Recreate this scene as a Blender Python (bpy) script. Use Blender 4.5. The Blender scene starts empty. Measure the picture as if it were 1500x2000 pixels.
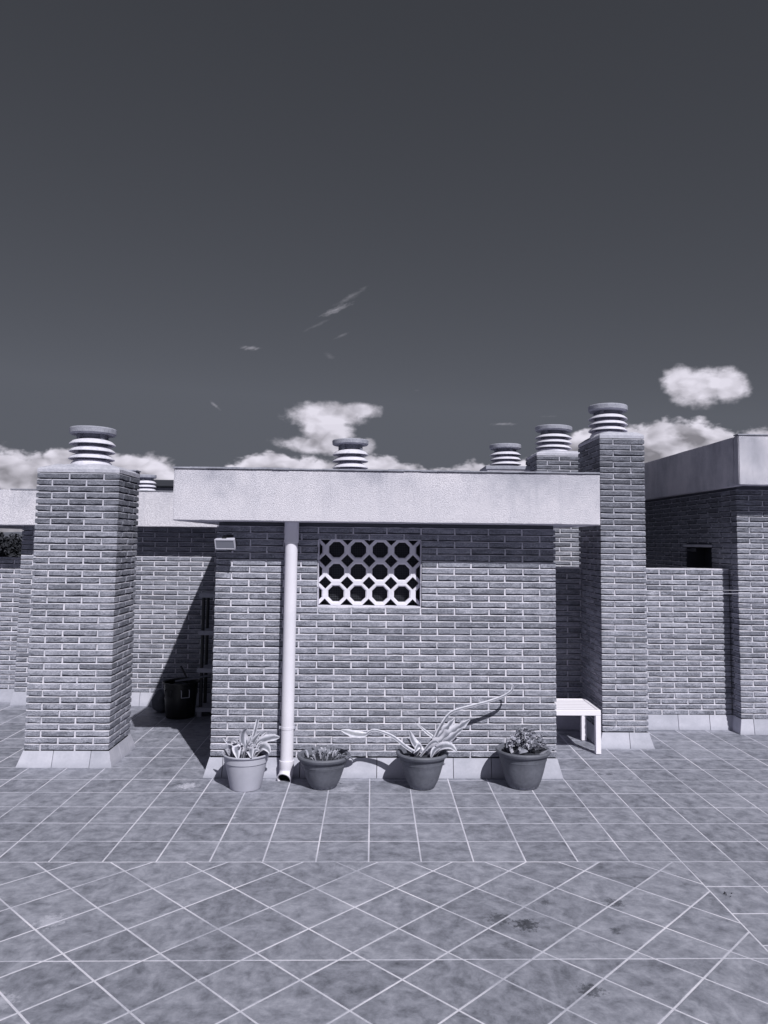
import bpy, bmesh, math, random
from mathutils import Vector, Matrix, noise
R = math.radians
rnd = random.Random(11)

# ------------------------------------------------------------------ camera
scn = bpy.context.scene
COL = scn.collection
CAM_H, F, CX, CY = 2.05, 1499.0, 772.0, 939.0
def cam_axes(p, y, r):
    f = Vector((math.sin(y)*math.cos(p), math.cos(y)*math.cos(p), math.sin(p)))
    rt = Vector((math.cos(y), -math.sin(y), 0)); up = rt.cross(f)
    return math.cos(r)*rt + math.sin(r)*up, -math.sin(r)*rt + math.cos(r)*up, f
AX, AU, AF = cam_axes(R(4.56), R(1.61), R(0.64))
cd = bpy.data.cameras.new('camera'); cam = bpy.data.objects.new('camera', cd); COL.objects.link(cam)
cam.matrix_world = Matrix(((AX.x, AU.x, -AF.x, 0), (AX.y, AU.y, -AF.y, 0), (AX.z, AU.z, -AF.z, CAM_H), (0, 0, 0, 1)))
cd.sensor_fit = 'VERTICAL'; cd.sensor_height = 36; cd.sensor_width = 27; cd.lens = F/2000*36
cd.shift_x = (750-CX)/2000; cd.shift_y = (CY-1000)/2000
cd.clip_start = .05; cd.clip_end = 6000
scn.camera = cam
def proj(p):
    d = Vector(p)-Vector((0, 0, CAM_H)); z = d.dot(AF)
    if z < .05: return (-9e3, -9e3, z)
    return (CX+F*d.dot(AX)/z, CY-F*d.dot(AU)/z, z)

# ------------------------------------------------------------------ light
SUN_DIR = Vector((-.42, 1, -1.06))
sd = bpy.data.lights.new('sun', 'SUN'); sd.energy = 4.3; sd.angle = R(.5); sd.color = (1.0, .99, .98)
so = bpy.data.objects.new('sun', sd); COL.objects.link(so); so.rotation_euler = SUN_DIR.to_track_quat('-Z', 'Y').to_euler()
so.location = (6, -8, 12)
scn.view_settings.view_transform = 'Standard'; scn.view_settings.look = 'None'
scn.view_settings.exposure = 0; scn.view_settings.gamma = 1; scn.view_settings.use_curve_mapping = False

# ---- node helper
class NT:
    def __init__(s, tree): s.t = tree; s.n = tree.nodes; s.l = tree.links
    def put(s, sock, v):
        if isinstance(v, bpy.types.NodeSocket): s.l.new(v, sock)
        elif v is not None:
            try: sock.default_value = v
            except Exception: sock.default_value = (v, v, v)
    def m(s, op, a, b=None, c=None, clamp=False):
        n = s.n.new('ShaderNodeMath'); n.operation = op; n.use_clamp = clamp
        for i, v in enumerate((a, b, c)):
            if v is not None: s.put(n.inputs[i], v)
        return n.outputs[0]
    def v(s, op, a, b=None):
        n = s.n.new('ShaderNodeVectorMath'); n.operation = op; s.put(n.inputs[0], a)
        if b is not None:
            if op == 'SCALE': s.put(n.inputs['Scale'], b)
            else: s.put(n.inputs[1], b)
        return n.outputs['Value'] if op in ('LENGTH', 'DISTANCE', 'DOT_PRODUCT') else n.outputs[0]
    def xyz(s, a): n = s.n.new('ShaderNodeSeparateXYZ'); s.put(n.inputs[0], a); return n.outputs
    def comb(s, x, y, z):
        n = s.n.new('ShaderNodeCombineXYZ')
        for i, v in enumerate((x, y, z)): s.put(n.inputs[i], v)
        return n.outputs[0]
    def noise(s, vec, scale, detail=3, rough=.55, w=None, dist=0):
        n = s.n.new('ShaderNodeTexNoise'); n.noise_dimensions = '4D' if w is not None else '3D'
        s.put(n.inputs['Vector'], vec); s.put(n.inputs['Scale'], scale); s.put(n.inputs['Detail'], detail); s.put(n.inputs['Roughness'], rough); s.put(n.inputs['Distortion'], dist)
        if w is not None: s.put(n.inputs['W'], w)
        return n.outputs['Fac']
    def mr(s, v, a, b, c=0., d=1., smooth=False):
        n = s.n.new('ShaderNodeMapRange'); n.interpolation_type = 'SMOOTHSTEP' if smooth else 'LINEAR'; n.clamp = True
        s.put(n.inputs[0], v)
        for i, q in enumerate((a, b, c, d)): s.put(n.inputs[i+1], q)
        return n.outputs[0]
    def mix(s, f, a, b):
        n = s.n.new('ShaderNodeMix'); n.data_type = 'RGBA'; s.put(n.inputs[0], f)
        for i, q in ((6, a), (7, b)):
            s.put(n.inputs[i], q)
        return n.outputs[2]

w = bpy.data.worlds.new('World'); scn.world = w; w.use_nodes = True
W = NT(w.node_tree); W.n.clear()
wo = W.n.new('ShaderNodeOutputWorld'); bg = W.n.new('ShaderNodeBackground'); W.l.new(bg.outputs[0], wo.inputs[0])
sky = W.n.new('ShaderNodeTexSky'); sky.sky_type = 'NISHITA'; sky.sun_disc = False
sky.sun_elevation = R(44.3); sky.sun_rotation = math.atan2(.42, -1); sky.altitude = 100; sky.air_density = .9; sky.dust_density = .5; sky.ozone_density = 1.2
bg.inputs['Strength'].default_value = .1
# black and white through a red filter: keep mainly the sky's red band, then the print's cool tone
sc_ = W.n.new('ShaderNodeSeparateColor'); W.l.new(sky.outputs[0], sc_.inputs[0])
lum = W.m('ADD', W.m('MULTIPLY', sc_.outputs[0], .62), W.m('MULTIPLY', sc_.outputs[1], .10))
SKYLUM = W.m('MULTIPLY_ADD', W.m('POWER', lum, .62), .074, -.0080)
SKYLUM = W.m('MINIMUM', W.m('MAXIMUM', SKYLUM, .035), .115)
tc = W.n.new('ShaderNodeTexCoord'); D = W.xyz(tc.outputs['Generated'])
az = W.m('MULTIPLY', W.m('ARCTAN2', D[0], D[1]), 57.2958)
el = W.m('MULTIPLY', W.m('ARCSINE', D[2]), 57.2958)
P = W.comb(az, W.m('MULTIPLY', el, 1.5), 3.7)
def lobes(vec, off=None, det=5):     # broad swelling noise with rounded billows on it
    q = W.v('ADD', vec, off) if off else vec
    base = W.m('SUBTRACT', W.noise(q, .34, det, .50), .5)
    bil = W.m('SUBTRACT', .17, W.m('ABSOLUTE', W.m('SUBTRACT', W.noise(W.v('ADD', q, (11, 5, 2)), .78, det-3, .5), .5)))
    return W.m('ADD', W.m('MULTIPLY', base, .95), W.m('MULTIPLY', bil, -.55))
n1 = lobes(P)
def swell(off): 
    q = W.v('ADD', W.v('ADD', P, W.comb(W.m('MULTIPLY', n1, 1.6), W.m('MULTIPLY', n1, 1.2), 0)), off)
    return W.m('ADD', W.m('MULTIPLY', W.noise(q, .27, 2.5, .45), .9), W.m('MULTIPLY', W.m('ABSOLUTE', W.m('SUBTRACT', W.noise(q, .62, 1.5, .4), .5)), .55))
nr = swell((3, 1, 0)); nr2 = swell((3.55, 2.05, 0))
fineN = W.m('SUBTRACT', W.noise(P, 1.3, 5, .6), .5)
n2 = W.m('SUBTRACT', W.noise(W.comb(W.m('MULTIPLY', az, .55), W.m('MULTIPLY', el, 1.6), 9.1), .5, 6, .6), .5)
n2b = W.m('SUBTRACT', W.noise(W.comb(W.m('MULTIPLY', az, 1.3), W.m('MULTIPLY', W.m('SUBTRACT', el, W.m('MULTIPLY', az, .35)), 3.2), 5.5), 1, 5, .6), .5)
# top of the cloud bank along the horizon (azimuth -40..40 deg)
fc = W.n.new('ShaderNodeFloatCurve'); cm = fc.mapping; cv = cm.curves[0]
BANK = [(-40, 4.2), (-26, 5.9), (-22, 6.1), (-18.4, 6.2), (-16, 5.9), (-14, 5.4), (-12, 5.2), (-10.5, 5.7), (-8, 6.6), (-5.5, 6.5), (-1, 6.2), (1.5, 6.3), (4.5, 5.7), (8, 6.0), (10.3, 5.9),
        (12.5, 6.8), (14.4, 7.8), (16, 8.4), (18.7, 8.5), (20.8, 8.9), (22.5, 8.9), (24.5, 8.4), (26.4, 7.8), (28, 7.7), (33, 6), (40, 4.4)]  # unseen outer ends kept low to cut fill light on shaded walls
pts = [((a+40)/80, e/12) for a, e in BANK]
cv.points[0].location = pts[0]; cv.points[1].location = pts[-1]
for q in pts[1:-1]: cv.points.new(*q)
cm.update()
W.put(fc.inputs['Value'], W.mr(az, -40, 40)); fc.inputs['Factor'].default_value = 1
top = W.m('MULTIPLY', fc.outputs[0], 12)
fb = W.m('ADD', W.m('SUBTRACT', top, el), W.m('MULTIPLY_ADD', n1, 2.6, W.m('MULTIPLY', fineN, .6)))
alpha = W.mr(fb, -.22, .34, 0, 1, True)
body = W.mr(fb, 0, 2.2)
ELL = [  # azimuth, elevation, half width, half height, density, noise, slant
    (-3.7, 9.3, 3.5, 1.15, .97, .55, .05), (-1.3, 9.75, 2.2, .75, .85, .7, .05), (-3.6, 8.2, 2.3, 1.5, .92, .55, 0), (-4.2, 7.1, 3.8, .8, .85, .7, -.03), (-2.6, 7.0, 2.6, .9, .8, .8, 0),
    (23.3, 10.9, 2.3, 1.5, .98, .6, .0), (25.3, 10.9, 1.5, 1.3, .95, .6, .0), (22.2, 11.3, 1.5, 1.35, .95, .6, 0),
    (-3.1, 17.0, 1.2, .26, .36, .9, .42), (-1.9, 18.0, 1.3, .26, .13, 1.0, .55), (-9.2, 14.0, .85, .2, .32, 1.1, .0), (-11.8, 9.75, .42, .16, .26, .8, -.7),
    (9.7, 8.8, .95, .13, .28, .8, .0), (-4.4, 15.9, 1.1, .16, .09, .9, .45), (-2.6, 15.2, .6, .16, .12, .9, .4), (-3.5, 13.7, .5, .26, .10, .9, -.3), (13.0, 9.3, .7, .1, .08, .8, 0), (3.2, 11.3, .35, .1, .1, .8, 0)]
for (a0, e0, ra, re, dn, nk, sl) in ELL:
    da = W.m('SUBTRACT', az, a0)
    de = W.m('SUBTRACT', W.m('SUBTRACT', el, e0), W.m('MULTIPLY', da, sl))
    rr = W.m('SQRT', W.m('ADD', W.m('POWER', W.m('DIVIDE', da, ra), 2), W.m('POWER', W.m('DIVIDE', de, re), 2)))
    f = W.m('ADD', W.m('SUBTRACT', 1.0, rr), W.m('MULTIPLY_ADD', n1, nk*1.5, W.m('MULTIPLY', fineN, .45)) if dn > .5 else W.m('MULTIPLY', n2b, nk*2.6))
    soft = .42 if dn > .5 else 1.3
    alpha = W.m('MAXIMUM', alpha, W.m('MULTIPLY', W.mr(f, -.08, soft, 0, 1, True), dn))
relief = W.m('SUBTRACT', nr, nr2)
cl = W.m('MULTIPLY_ADD', relief, 1.35, .56)
cl = W.m('ADD', cl, W.m('MULTIPLY', n2, .35))
cl = W.m('ADD', cl, W.m('MULTIPLY', fineN, .16))
cl = W.m('ADD', cl, W.mr(fb, .0, 1.7, .12, -.12))
cl = W.m('MINIMUM', W.m('MAXIMUM', cl, .24), .80)
skyc = W.v('SCALE', (9.25, 9.9, 11.9), SKYLUM)
cloudc = W.v('SCALE', (9.8, 9.45, 10.7), cl)
front = W.mr(D[2], -.02, 0.0)
W.put(bg.inputs['Color'], W.mix(W.m('MULTIPLY', alpha, front), skyc, cloudc))

# ------------------------------------------------------------------ helpers
def link(o): COL.objects.link(o); return o
def tag(o, label=None, cat=None, group=None, kind=None):
    if label: o['label'] = label
    if cat: o['category'] = cat
    if group: o['group'] = group
    if kind: o['kind'] = kind
    return o
def empty(name, loc=(0, 0, 0), rz=0):
    o = bpy.data.objects.new(name, None); o.location = loc; o.rotation_euler = (0, 0, rz); o.empty_display_size = .1; return link(o)
def mesh_obj(name, verts, faces, mats, parent=None, smooth=False, loc=(0, 0, 0), mi=None, fix=True):
    me = bpy.data.meshes.new(name); me.from_pydata([tuple(v) for v in verts], [], faces)
    if fix:
        b = bmesh.new(); b.from_mesh(me); bmesh.ops.recalc_face_normals(b, faces=b.faces); b.to_mesh(me); b.free()
    for m in (mats if isinstance(mats, (list, tuple)) else [mats]): me.materials.append(m)
    if mi: me.polygons.foreach_set('material_index', mi)
    if smooth: me.polygons.foreach_set('use_smooth', [True]*len(me.polygons))
    o = bpy.data.objects.new(name, me); o.location = loc
    if parent: o.parent = parent
    return link(o)
def bm_obj(name, b, mat, parent=None, smooth=False, loc=(0, 0, 0), angle=None):
    me = bpy.data.meshes.new(name); bmesh.ops.recalc_face_normals(b, faces=b.faces); b.to_mesh(me); b.free()
    for m in (mat if isinstance(mat, (list, tuple)) else [mat]): me.materials.append(m)
    if smooth:
        me.polygons.foreach_set('use_smooth', [True]*len(me.polygons))
        if angle: me.set_sharp_from_angle(angle=R(angle))
    o = bpy.data.objects.new(name, me); o.location = loc
    if parent: o.parent = parent
    return link(o)
def add_box(b, x0, x1, y0, y1, z0, z1, bev=0):
    r = bmesh.ops.create_cube(b, size=1)
    for v in r['verts']:
        v.co = Vector(((x0+x1)/2+v.co.x*(x1-x0), (y0+y1)/2+v.co.y*(y1-y0), (z0+z1)/2+v.co.z*(z1-z0)))
    if bev:
        es = {e for v in r['verts'] for e in v.link_edges}
        bmesh.ops.bevel(b, geom=list(es), offset=bev, segments=2, affect='EDGES', profile=.5)
def box(name, x0, x1, y0, y1, z0, z1, mat, parent=None, bev=0):
    b = bmesh.new(); add_box(b, x0, x1, y0, y1, z0, z1, bev); return bm_obj(name, b, mat, parent)
def boxes(name, lst, mat, parent=None, bev=0):
    b = bmesh.new()
    for q in lst: add_box(b, *q, bev)
    return bm_obj(name, b, mat, parent)
def lathe(name, prof, mat, parent=None, seg=40, loc=(0, 0, 0), wob=0, angle=35, seed=0, closed=False):
    vs, fs = [], []; n = len(prof)
    for k in range(seg):
        a = 2*math.pi*k/seg
        for (r, z) in prof:
            q = 1+wob*noise.noise(Vector((math.cos(a)*1.5+seed, math.sin(a)*1.5, z*6)))
            vs.append((r*q*math.cos(a), r*q*math.sin(a), z))
    for k in range(seg):
        k2 = (k+1) % seg
        for i in range(n if closed else n-1):
            j = (i+1) % n
            a, b_, c, d = k*n+i, k2*n+i, k2*n+j, k*n+j
            fs.append((a, b_, c, d))
    b = bmesh.new(); me = bpy.data.meshes.new('t'); me.from_pydata(vs, [], fs); b.from_mesh(me); bpy.data.meshes.remove(me)
    bmesh.ops.remove_doubles(b, verts=b.verts, dist=1e-5)
    return bm_obj(name, b, mat, parent, True, loc, angle)
def tube(name, pts, rad, mat, parent=None, seg=8, caps=True):
    pts = [Vector(p) for p in pts]; vs, fs = [], []; n = len(pts)
    rads = rad if isinstance(rad, (list, tuple)) else [rad]*n
    ref = Vector((0, 0, 1)) if abs((pts[1]-pts[0]).normalized().z) < .9 else Vector((1, 0, 0))
    for i, p in enumerate(pts):
        t = (pts[min(i+1, n-1)]-pts[max(i-1, 0)]).normalized()
        s_ = t.cross(ref).normalized(); u = s_.cross(t).normalized(); ref = u
        for k in range(seg):
            a = 2*math.pi*k/seg; vs.append(p+rads[i]*(math.cos(a)*s_+math.sin(a)*u))
    for i in range(n-1):
        for k in range(seg):
            fs.append((i*seg+k, i*seg+(k+1) % seg, (i+1)*seg+(k+1) % seg, (i+1)*seg+k))
    if caps: fs.append(tuple(range(seg))[::-1]); fs.append(tuple((n-1)*seg+k for k in range(seg)))
    o = mesh_obj(name, vs, fs, mat, parent, True)
    o.data.set_sharp_from_angle(angle=R(50)); return o

# ------------------------------------------------------------------ materials (the print is monochrome with a cool violet tone)
def tone(v):
    k = min(1, max(0, v))
    return (v*(.955+.03*k), v*(.96-.02*k), v*(1.17-.08*k), 1)
def mat(name, build, rough=.85, spec=.3):
    m = bpy.data.materials.new(name); m.use_nodes = True; N = NT(m.node_tree)
    bs = N.n['Principled BSDF']; bs.inputs['Roughness'].default_value = rough; bs.inputs['Specular IOR Level'].default_value = spec
    build(N, bs); return m
def grey(N, bs, v):
    """tone a scalar socket (0..1 reflectance) the way the print is toned"""
    c = N.comb(N.m('MULTIPLY', v, N.m('MULTIPLY_ADD', v, .08, .925)), N.m('MULTIPLY', v, N.m('MULTIPLY_ADD', v, -.03, .98)), N.m('MULTIPLY', v, N.m('MULTIPLY_ADD', v, -.22, 1.25))); N.put(bs.inputs['Base Color'], c)
def bump(N, bs, h, dist, strength=1.0):
    b = N.n.new('ShaderNodeBump'); b.inputs['Strength'].default_value = strength; b.inputs['Distance'].default_value = dist
    N.put(b.inputs['Height'], h); N.l.new(b.outputs[0], bs.inputs['Normal'])
def pos(N): return N.n.new('ShaderNodeNewGeometry').outputs['Position']
def objco(N): return N.n.new('ShaderNodeTexCoord').outputs['Object']
def orand(N): return N.n.new('ShaderNodeObjectInfo').outputs['Random']

def b_brick(N, bs):
    p = pos(N); r = orand(N)
    big = N.noise(p, 2.3, 3, .6)
    mid = N.noise(N.v('MULTIPLY', p, (9, 9, 22)), 1, 4, .65, w=N.m('MULTIPLY', r, 9))
    fine = N.noise(N.v('MULTIPLY', p, (60, 60, 95)), 1, 6, .8)
    streak = N.noise(N.v('MULTIPLY', p, (18, 18, 130)), 1, 3, .6, w=r)
    v = N.m('ADD', .268, N.m('MULTIPLY', N.m('SUBTRACT', r, .5), .12))
    v = N.m('ADD', v, N.m('MULTIPLY', N.m('SUBTRACT', mid, .5), .36))
    v = N.m('ADD', v, N.m('MULTIPLY', N.m('SUBTRACT', fine, .5), .85))
    v = N.m('ADD', v, N.m('MULTIPLY', N.m('SUBTRACT', streak, .5), .12))
    v = N.m('ADD', v, N.m('MULTIPLY', N.m('SUBTRACT', big, .5), .10))
    # lime bloom rubbed over the face, in patches
    lime = N.m('MULTIPLY', N.mr(mid, .50, .68), N.mr(fine, .42, .66))
    v = N.m('ADD', v, N.m('MULTIPLY', lime, .17))
    dark = N.m('MULTIPLY', N.mr(r, .92, .95), N.mr(mid, .38, .5))
    v = N.m('MULTIPLY', v, N.m('SUBTRACT', 1, N.m('MULTIPLY', dark, .52)))
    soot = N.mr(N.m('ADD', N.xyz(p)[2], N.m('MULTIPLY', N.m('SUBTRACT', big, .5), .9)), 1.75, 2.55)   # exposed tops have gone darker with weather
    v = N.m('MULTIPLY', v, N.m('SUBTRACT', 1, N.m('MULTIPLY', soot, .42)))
    grey(N, bs, N.m('MAXIMUM', v, .05))
    bump(N, bs, N.m('ADD', N.m('MULTIPLY', fine, .5), N.m('ADD', mid, streak)), .0035, .9)
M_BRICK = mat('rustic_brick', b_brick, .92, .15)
def b_mortar(N, bs):
    p = pos(N); f = N.noise(p, 140, 4, .7); g = N.noise(p, 6, 3, .5)
    v = N.m('ADD', .66, N.m('ADD', N.m('MULTIPLY', N.m('SUBTRACT', f, .5), .6), N.m('MULTIPLY', N.m('SUBTRACT', g, .5), .5)))
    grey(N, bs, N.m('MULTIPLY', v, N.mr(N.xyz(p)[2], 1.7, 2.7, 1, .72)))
    bump(N, bs, f, .003)
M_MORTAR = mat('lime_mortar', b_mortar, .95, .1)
M_DEEP_SHADE = mat('shade_darkened_mortar', lambda N, bs: grey(N, bs, N.m('ADD', .06, N.m('MULTIPLY', N.noise(pos(N), 60, 3, .6), .06))), .95, .05)  # core mortar coloured dark to deepen the shade lines between bricks
def b_tile(N, bs):
    p = pos(N); r = orand(N)
    vr = N.n.new('ShaderNodeVectorRotate'); vr.rotation_type = 'Z_AXIS'; N.put(vr.inputs['Vector'], p); N.put(vr.inputs['Angle'], N.m('MULTIPLY', N.m('FLOOR', N.m('MULTIPLY', r, 9)), 1.5708))
    q = N.v('ADD', vr.outputs[0], N.comb(N.m('MULTIPLY', r, 370), N.m('MULTIPLY', r, 170), 0))
    grain = N.noise(q, 32, 4, .7)
    cloud = N.noise(N.v('MULTIPLY', q, (9, 10.5, 5)), 1, 6, .68, dist=.3)
    soft = N.noise(q, 2.2, 2, .5)
    fine = N.noise(p, 90, 4, .7)
    v = N.m('ADD', .252, N.m('MULTIPLY', N.m('SUBTRACT', cloud, .5), .56))
    v = N.m('ADD', v, N.m('MULTIPLY', N.m('SUBTRACT', soft, .5), .05))
    v = N.m('ADD', v, N.m('MULTIPLY', N.m('SUBTRACT', fine, .5), .055))
    v = N.m('ADD', v, N.m('MULTIPLY', N.m('SUBTRACT', grain, .5), .16))
    v = N.m('ADD', v, N.m('MULTIPLY', N.m('SUBTRACT', r, .5), .06))
    # wide weathering: paler scuffed zones and drips
    wide = N.noise(p, .55, 4, .6)
    v = N.m('ADD', v, N.m('MULTIPLY', N.m('SUBTRACT', wide, .5), .05))
    # stains where they lie on the terrace (x, y, radius, strength: dark +, pale -)
    nz = N.noise(p, 34, 5, .8)
    for (sx, sy, sr, st) in [(.718, 4.358, .085, .85), (.855, 4.295, .09, 1.1), (1.413, 4.546, .075, .9), (1.033, 3.682, .075, .9), (1.015, 4.548, .045, .7), (1.321, 4.226, .045, .7), (1.6, 4.75, .03, .6),
                             (2.05, 6.997, .045, .8), (2.142, 6.998, .045, .8), (.33, 4.5, .03, .3), (-1.522, 6.64, .11, -.9), (-1.697, 4.342, .10, -.5), (-.19, 6.56, .10, -.45), (-1.62, 3.62, .09, -.4), (2.9, 4.2, .04, .4), (-1.0, 5.9, .03, -.5)]:
        d = N.v('DISTANCE', p, (sx, sy, 0))
        f = N.mr(N.m('ADD', N.m('DIVIDE', d, sr), N.m('MULTIPLY', N.m('SUBTRACT', nz, .5), 3.4)), .42, .80, 1, 0)
        if st > 0: v = N.m('MULTIPLY', v, N.m('SUBTRACT', 1, N.m('MULTIPLY', f, st*.66)))
        else: v = N.m('ADD', v, N.m('MULTIPLY', f, -st*.32))
    specks = N.mr(N.noise(p, 33, 2, .5), .765, .80)
    v = N.m('ADD', v, N.m('MULTIPLY', specks, .16))
    grey(N, bs, N.m('MAXIMUM', v, .03))
    rg = N.mr(cloud, .3, .7, .5, .66); N.put(bs.inputs['Roughness'], rg)
    bump(N, bs, N.m('ADD', cloud, N.m('MULTIPLY', fine, .25)), .0016, .7)
M_TILE = mat('terrace_tile', b_tile, .6, .35)
def b_grout(N, bs):
    p = pos(N); f = N.noise(p, 60, 4, .7); g = N.noise(p, 1.7, 3, .6)
    grey(N, bs, N.m('ADD', .57, N.m('ADD', N.m('MULTIPLY', N.m('SUBTRACT', f, .5), .3), N.m('MULTIPLY', N.m('SUBTRACT', g, .5), .9))))
    bump(N, bs, f, .002)
M_GROUT = mat('cement_grout', b_grout, .95, .1)
def b_skirt(N, bs):
    p = pos(N); r = orand(N); f = N.noise(p, 50, 4, .6); g = N.noise(p, 5, 4, .6)
    v = N.m('ADD', .47, N.m('MULTIPLY', N.m('SUBTRACT', r, .5), .10))
    v = N.m('ADD', v, N.m('MULTIPLY', N.m('SUBTRACT', g, .5), .28)); v = N.m('ADD', v, N.m('MULTIPLY', N.m('SUBTRACT', f, .5), .10))
    z = N.xyz(p)[2]; grime = N.m('MULTIPLY', N.mr(z, .0, .05, 1, 0), N.mr(g, .35, .6))
    v = N.m('MULTIPLY', v, N.m('SUBTRACT', 1, N.m('MULTIPLY', grime, .3)))
    grey(N, bs, v); bump(N, bs, f, .001, .5)
M_SKIRT = mat('pale_skirting_tile', b_skirt, .7, .3)
def b_render(N, bs):
    p = pos(N)
    f = N.noise(p, 150, 3, .6); g = N.noise(p, 210, 2, .5)
    big = N.noise(N.v('MULTIPLY', p, (1.6, 1.6, 1.0)), 1, 4, .62)
    patch = N.noise(p, 5.5, 5, .7)
    pits = N.mr(f, .28, .55, 0, 1)
    z = N.xyz(p)[2]
    topd = N.m('MULTIPLY', N.mr(N.m('SUBTRACT', z, N.m('MULTIPLY', patch, .45)), 2.12, 2.42), N.mr(big, .40, .62))
    v = N.m('ADD', .79, N.m('MULTIPLY', N.m('SUBTRACT', patch, .5), .16))
    v = N.m('SUBTRACT', v, N.m('MULTIPLY', N.m('SUBTRACT', 1, pits), .10))
    v = N.m('SUBTRACT', v, N.m('MULTIPLY', topd, .24))
    drip = N.noise(N.v('MULTIPLY', p, (6, 6, .7)), 1, 4, .65)
    v = N.m('SUBTRACT', v, N.m('MULTIPLY', N.mr(drip, .52, .72), N.m('MULTIPLY', N.mr(patch, .35, .6), .13)))
    crack = N.noise(p, 3.0, 6, .8); ck = N.m('ABSOLUTE', N.m('SUBTRACT', crack, .5))
    v = N.m('SUBTRACT', v, N.m('MULTIPLY', N.mr(ck, 0, .002, 1, 0), N.m('MULTIPLY', N.mr(big, .5, .6), .25)))
    grey(N, bs, N.m('MAXIMUM', v, .2))
    bump(N, bs, N.m('ADD', N.m('MULTIPLY', pits, 1.0), N.m('MULTIPLY', g, .35)), .005, .9)
M_RENDER = mat('white_roughcast', b_render, .93, .15)
def plain(name, v, rough=.7, spec=.3, var=.15, scale=20, bmp=.001):
    def f(N, bs):
        p = pos(N); n = N.noise(p, scale, 5, .65); n2 = N.noise(p, scale*.17, 3, .6)
        k = N.m('ADD', 1, N.m('ADD', N.m('MULTIPLY', N.m('SUBTRACT', n, .5), var*2), N.m('MULTIPLY', N.m('SUBTRACT', n2, .5), var*2)))
        grey(N, bs, N.m('MULTIPLY', k, v)); 
        if bmp: bump(N, bs, n, bmp)
    return mat(name, f, rough, spec)
M_SOFFIT = plain('soffit_paint', .55, .9, .1, .15, 30)
M_SLAB = plain('roof_slab', .35, .95, .1, .3, 12, .004)
M_FLASH = plain('lead_flashing', .30, .8, .3, .55, 25, .003)
M_CAP = plain('cement_capping', .47, .95, .1, .35, 40, .005)
M_CONC = plain('weathered_concrete', .34, .95, .1, .42, 70, .003)
def b_cowl(N, bs):
    p = pos(N); o = objco(N); n = N.noise(p, 38, 5, .7); g = N.noise(p, 7, 4, .65)
    v = N.m('ADD', .66, N.m('ADD', N.m('MULTIPLY', N.m('SUBTRACT', n, .5), .35), N.m('MULTIPLY', N.m('SUBTRACT', g, .5), .35)))
    v = N.m('SUBTRACT', v, N.m('MULTIPLY', N.mr(g, .55, .7), .20)); grey(N, bs, N.m('MAXIMUM', v, .15)); bump(N, bs, n, .004)
M_COWL = mat('pale_cast_concrete', b_cowl, .92, .12)
M_CORE = plain('cowl_core_concrete', .20, .95, .1, .2, 30, .001)
M_PVC = plain('white_plastic_pipe', .73, .42, .4, .08, 6, 0)
M_WMETAL = plain('white_painted_metal', .86, .4, .45, .03, 8, 0)
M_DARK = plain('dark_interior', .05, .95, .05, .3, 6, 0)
M_BLACK = plain('black_plastic', .012, .42, .4, .2, 20, .0005)
M_POST_PIPE_SHADE = plain('dark_metal_and_pipe_shade', .03, .5, .4, .2, 20, .0005)
M_PLANK = plain('grey_shelf_board', .40, .7, .2, .2, 15, .001)
M_SACK = plain('grey_sack', .12, .9, .1, .5, 14, .006)
M_STICK = plain('wooden_stick', .22, .8, .1, .3, 40, .001)
M_SCREEN = plain('white_breeze_block', .72, .85, .15, .12, 40, .001)
M_LAMPB = plain('lamp_housing', .55, .45, .4, .1, 40, .0005)
M_GLASS = plain('lamp_glass', .22, .2, .6, .05, 12, 0)
M_CABLE = plain('black_cable', .02, .5, .3, .1, 20, 0)
M_WIRE = plain('steel_wire', .55, .4, .5, .1, 20, 0)
M_STEEL = plain('clamp_steel', .35, .4, .6, .15, 20, 0)
M_SOIL = plain('potting_soil', .05, .95, .05, .5, 60, .01)
M_POTL = plain('pale_pot', .47, .75, .25, .13, 10, .0008)
M_MESHW = plain('insect_mesh', .12, .6, .3, .1, 20, 0)
M_HILL = plain('far_land', .13, .95, .05, .25, .01, 0)
M_TRUNK = plain('tree_bark', .08, .95, .05, .3, 8, .01)
M_LEAFT = plain('tree_leaf', .035, .8, .15, .5, 1.5, 0)
M_CARP = plain('distant_wall', .32, .9, .1, .1, 2, 0)
M_DROOF = plain('distant_dark_roof', .055, .8, .1, .2, 2, 0)
M_DEBRIS = plain('dry_leaf', .04, .8, .1, .3, 50, .001)
def b_pot(N, bs):
    p = pos(N); o = objco(N); f = N.noise(p, 45, 4, .6); g = N.noise(p, 7, 4, .6); z = N.xyz(o)[2]
    v = N.m('ADD', .135, N.m('ADD', N.m('MULTIPLY', N.m('SUBTRACT', f, .5), .07), N.m('MULTIPLY', N.m('SUBTRACT', g, .5), .12)))
    salt = N.m('MULTIPLY', N.mr(N.m('ADD', z, N.m('MULTIPLY', g, .05)), .025, .055, 1, 0), N.mr(f, .42, .6))
    grey(N, bs, N.m('ADD', v, N.m('MULTIPLY', salt, .14))); bump(N, bs, f, .0008, .6)
M_POT = mat('terracotta_pot', b_pot, .62, .3)
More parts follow.
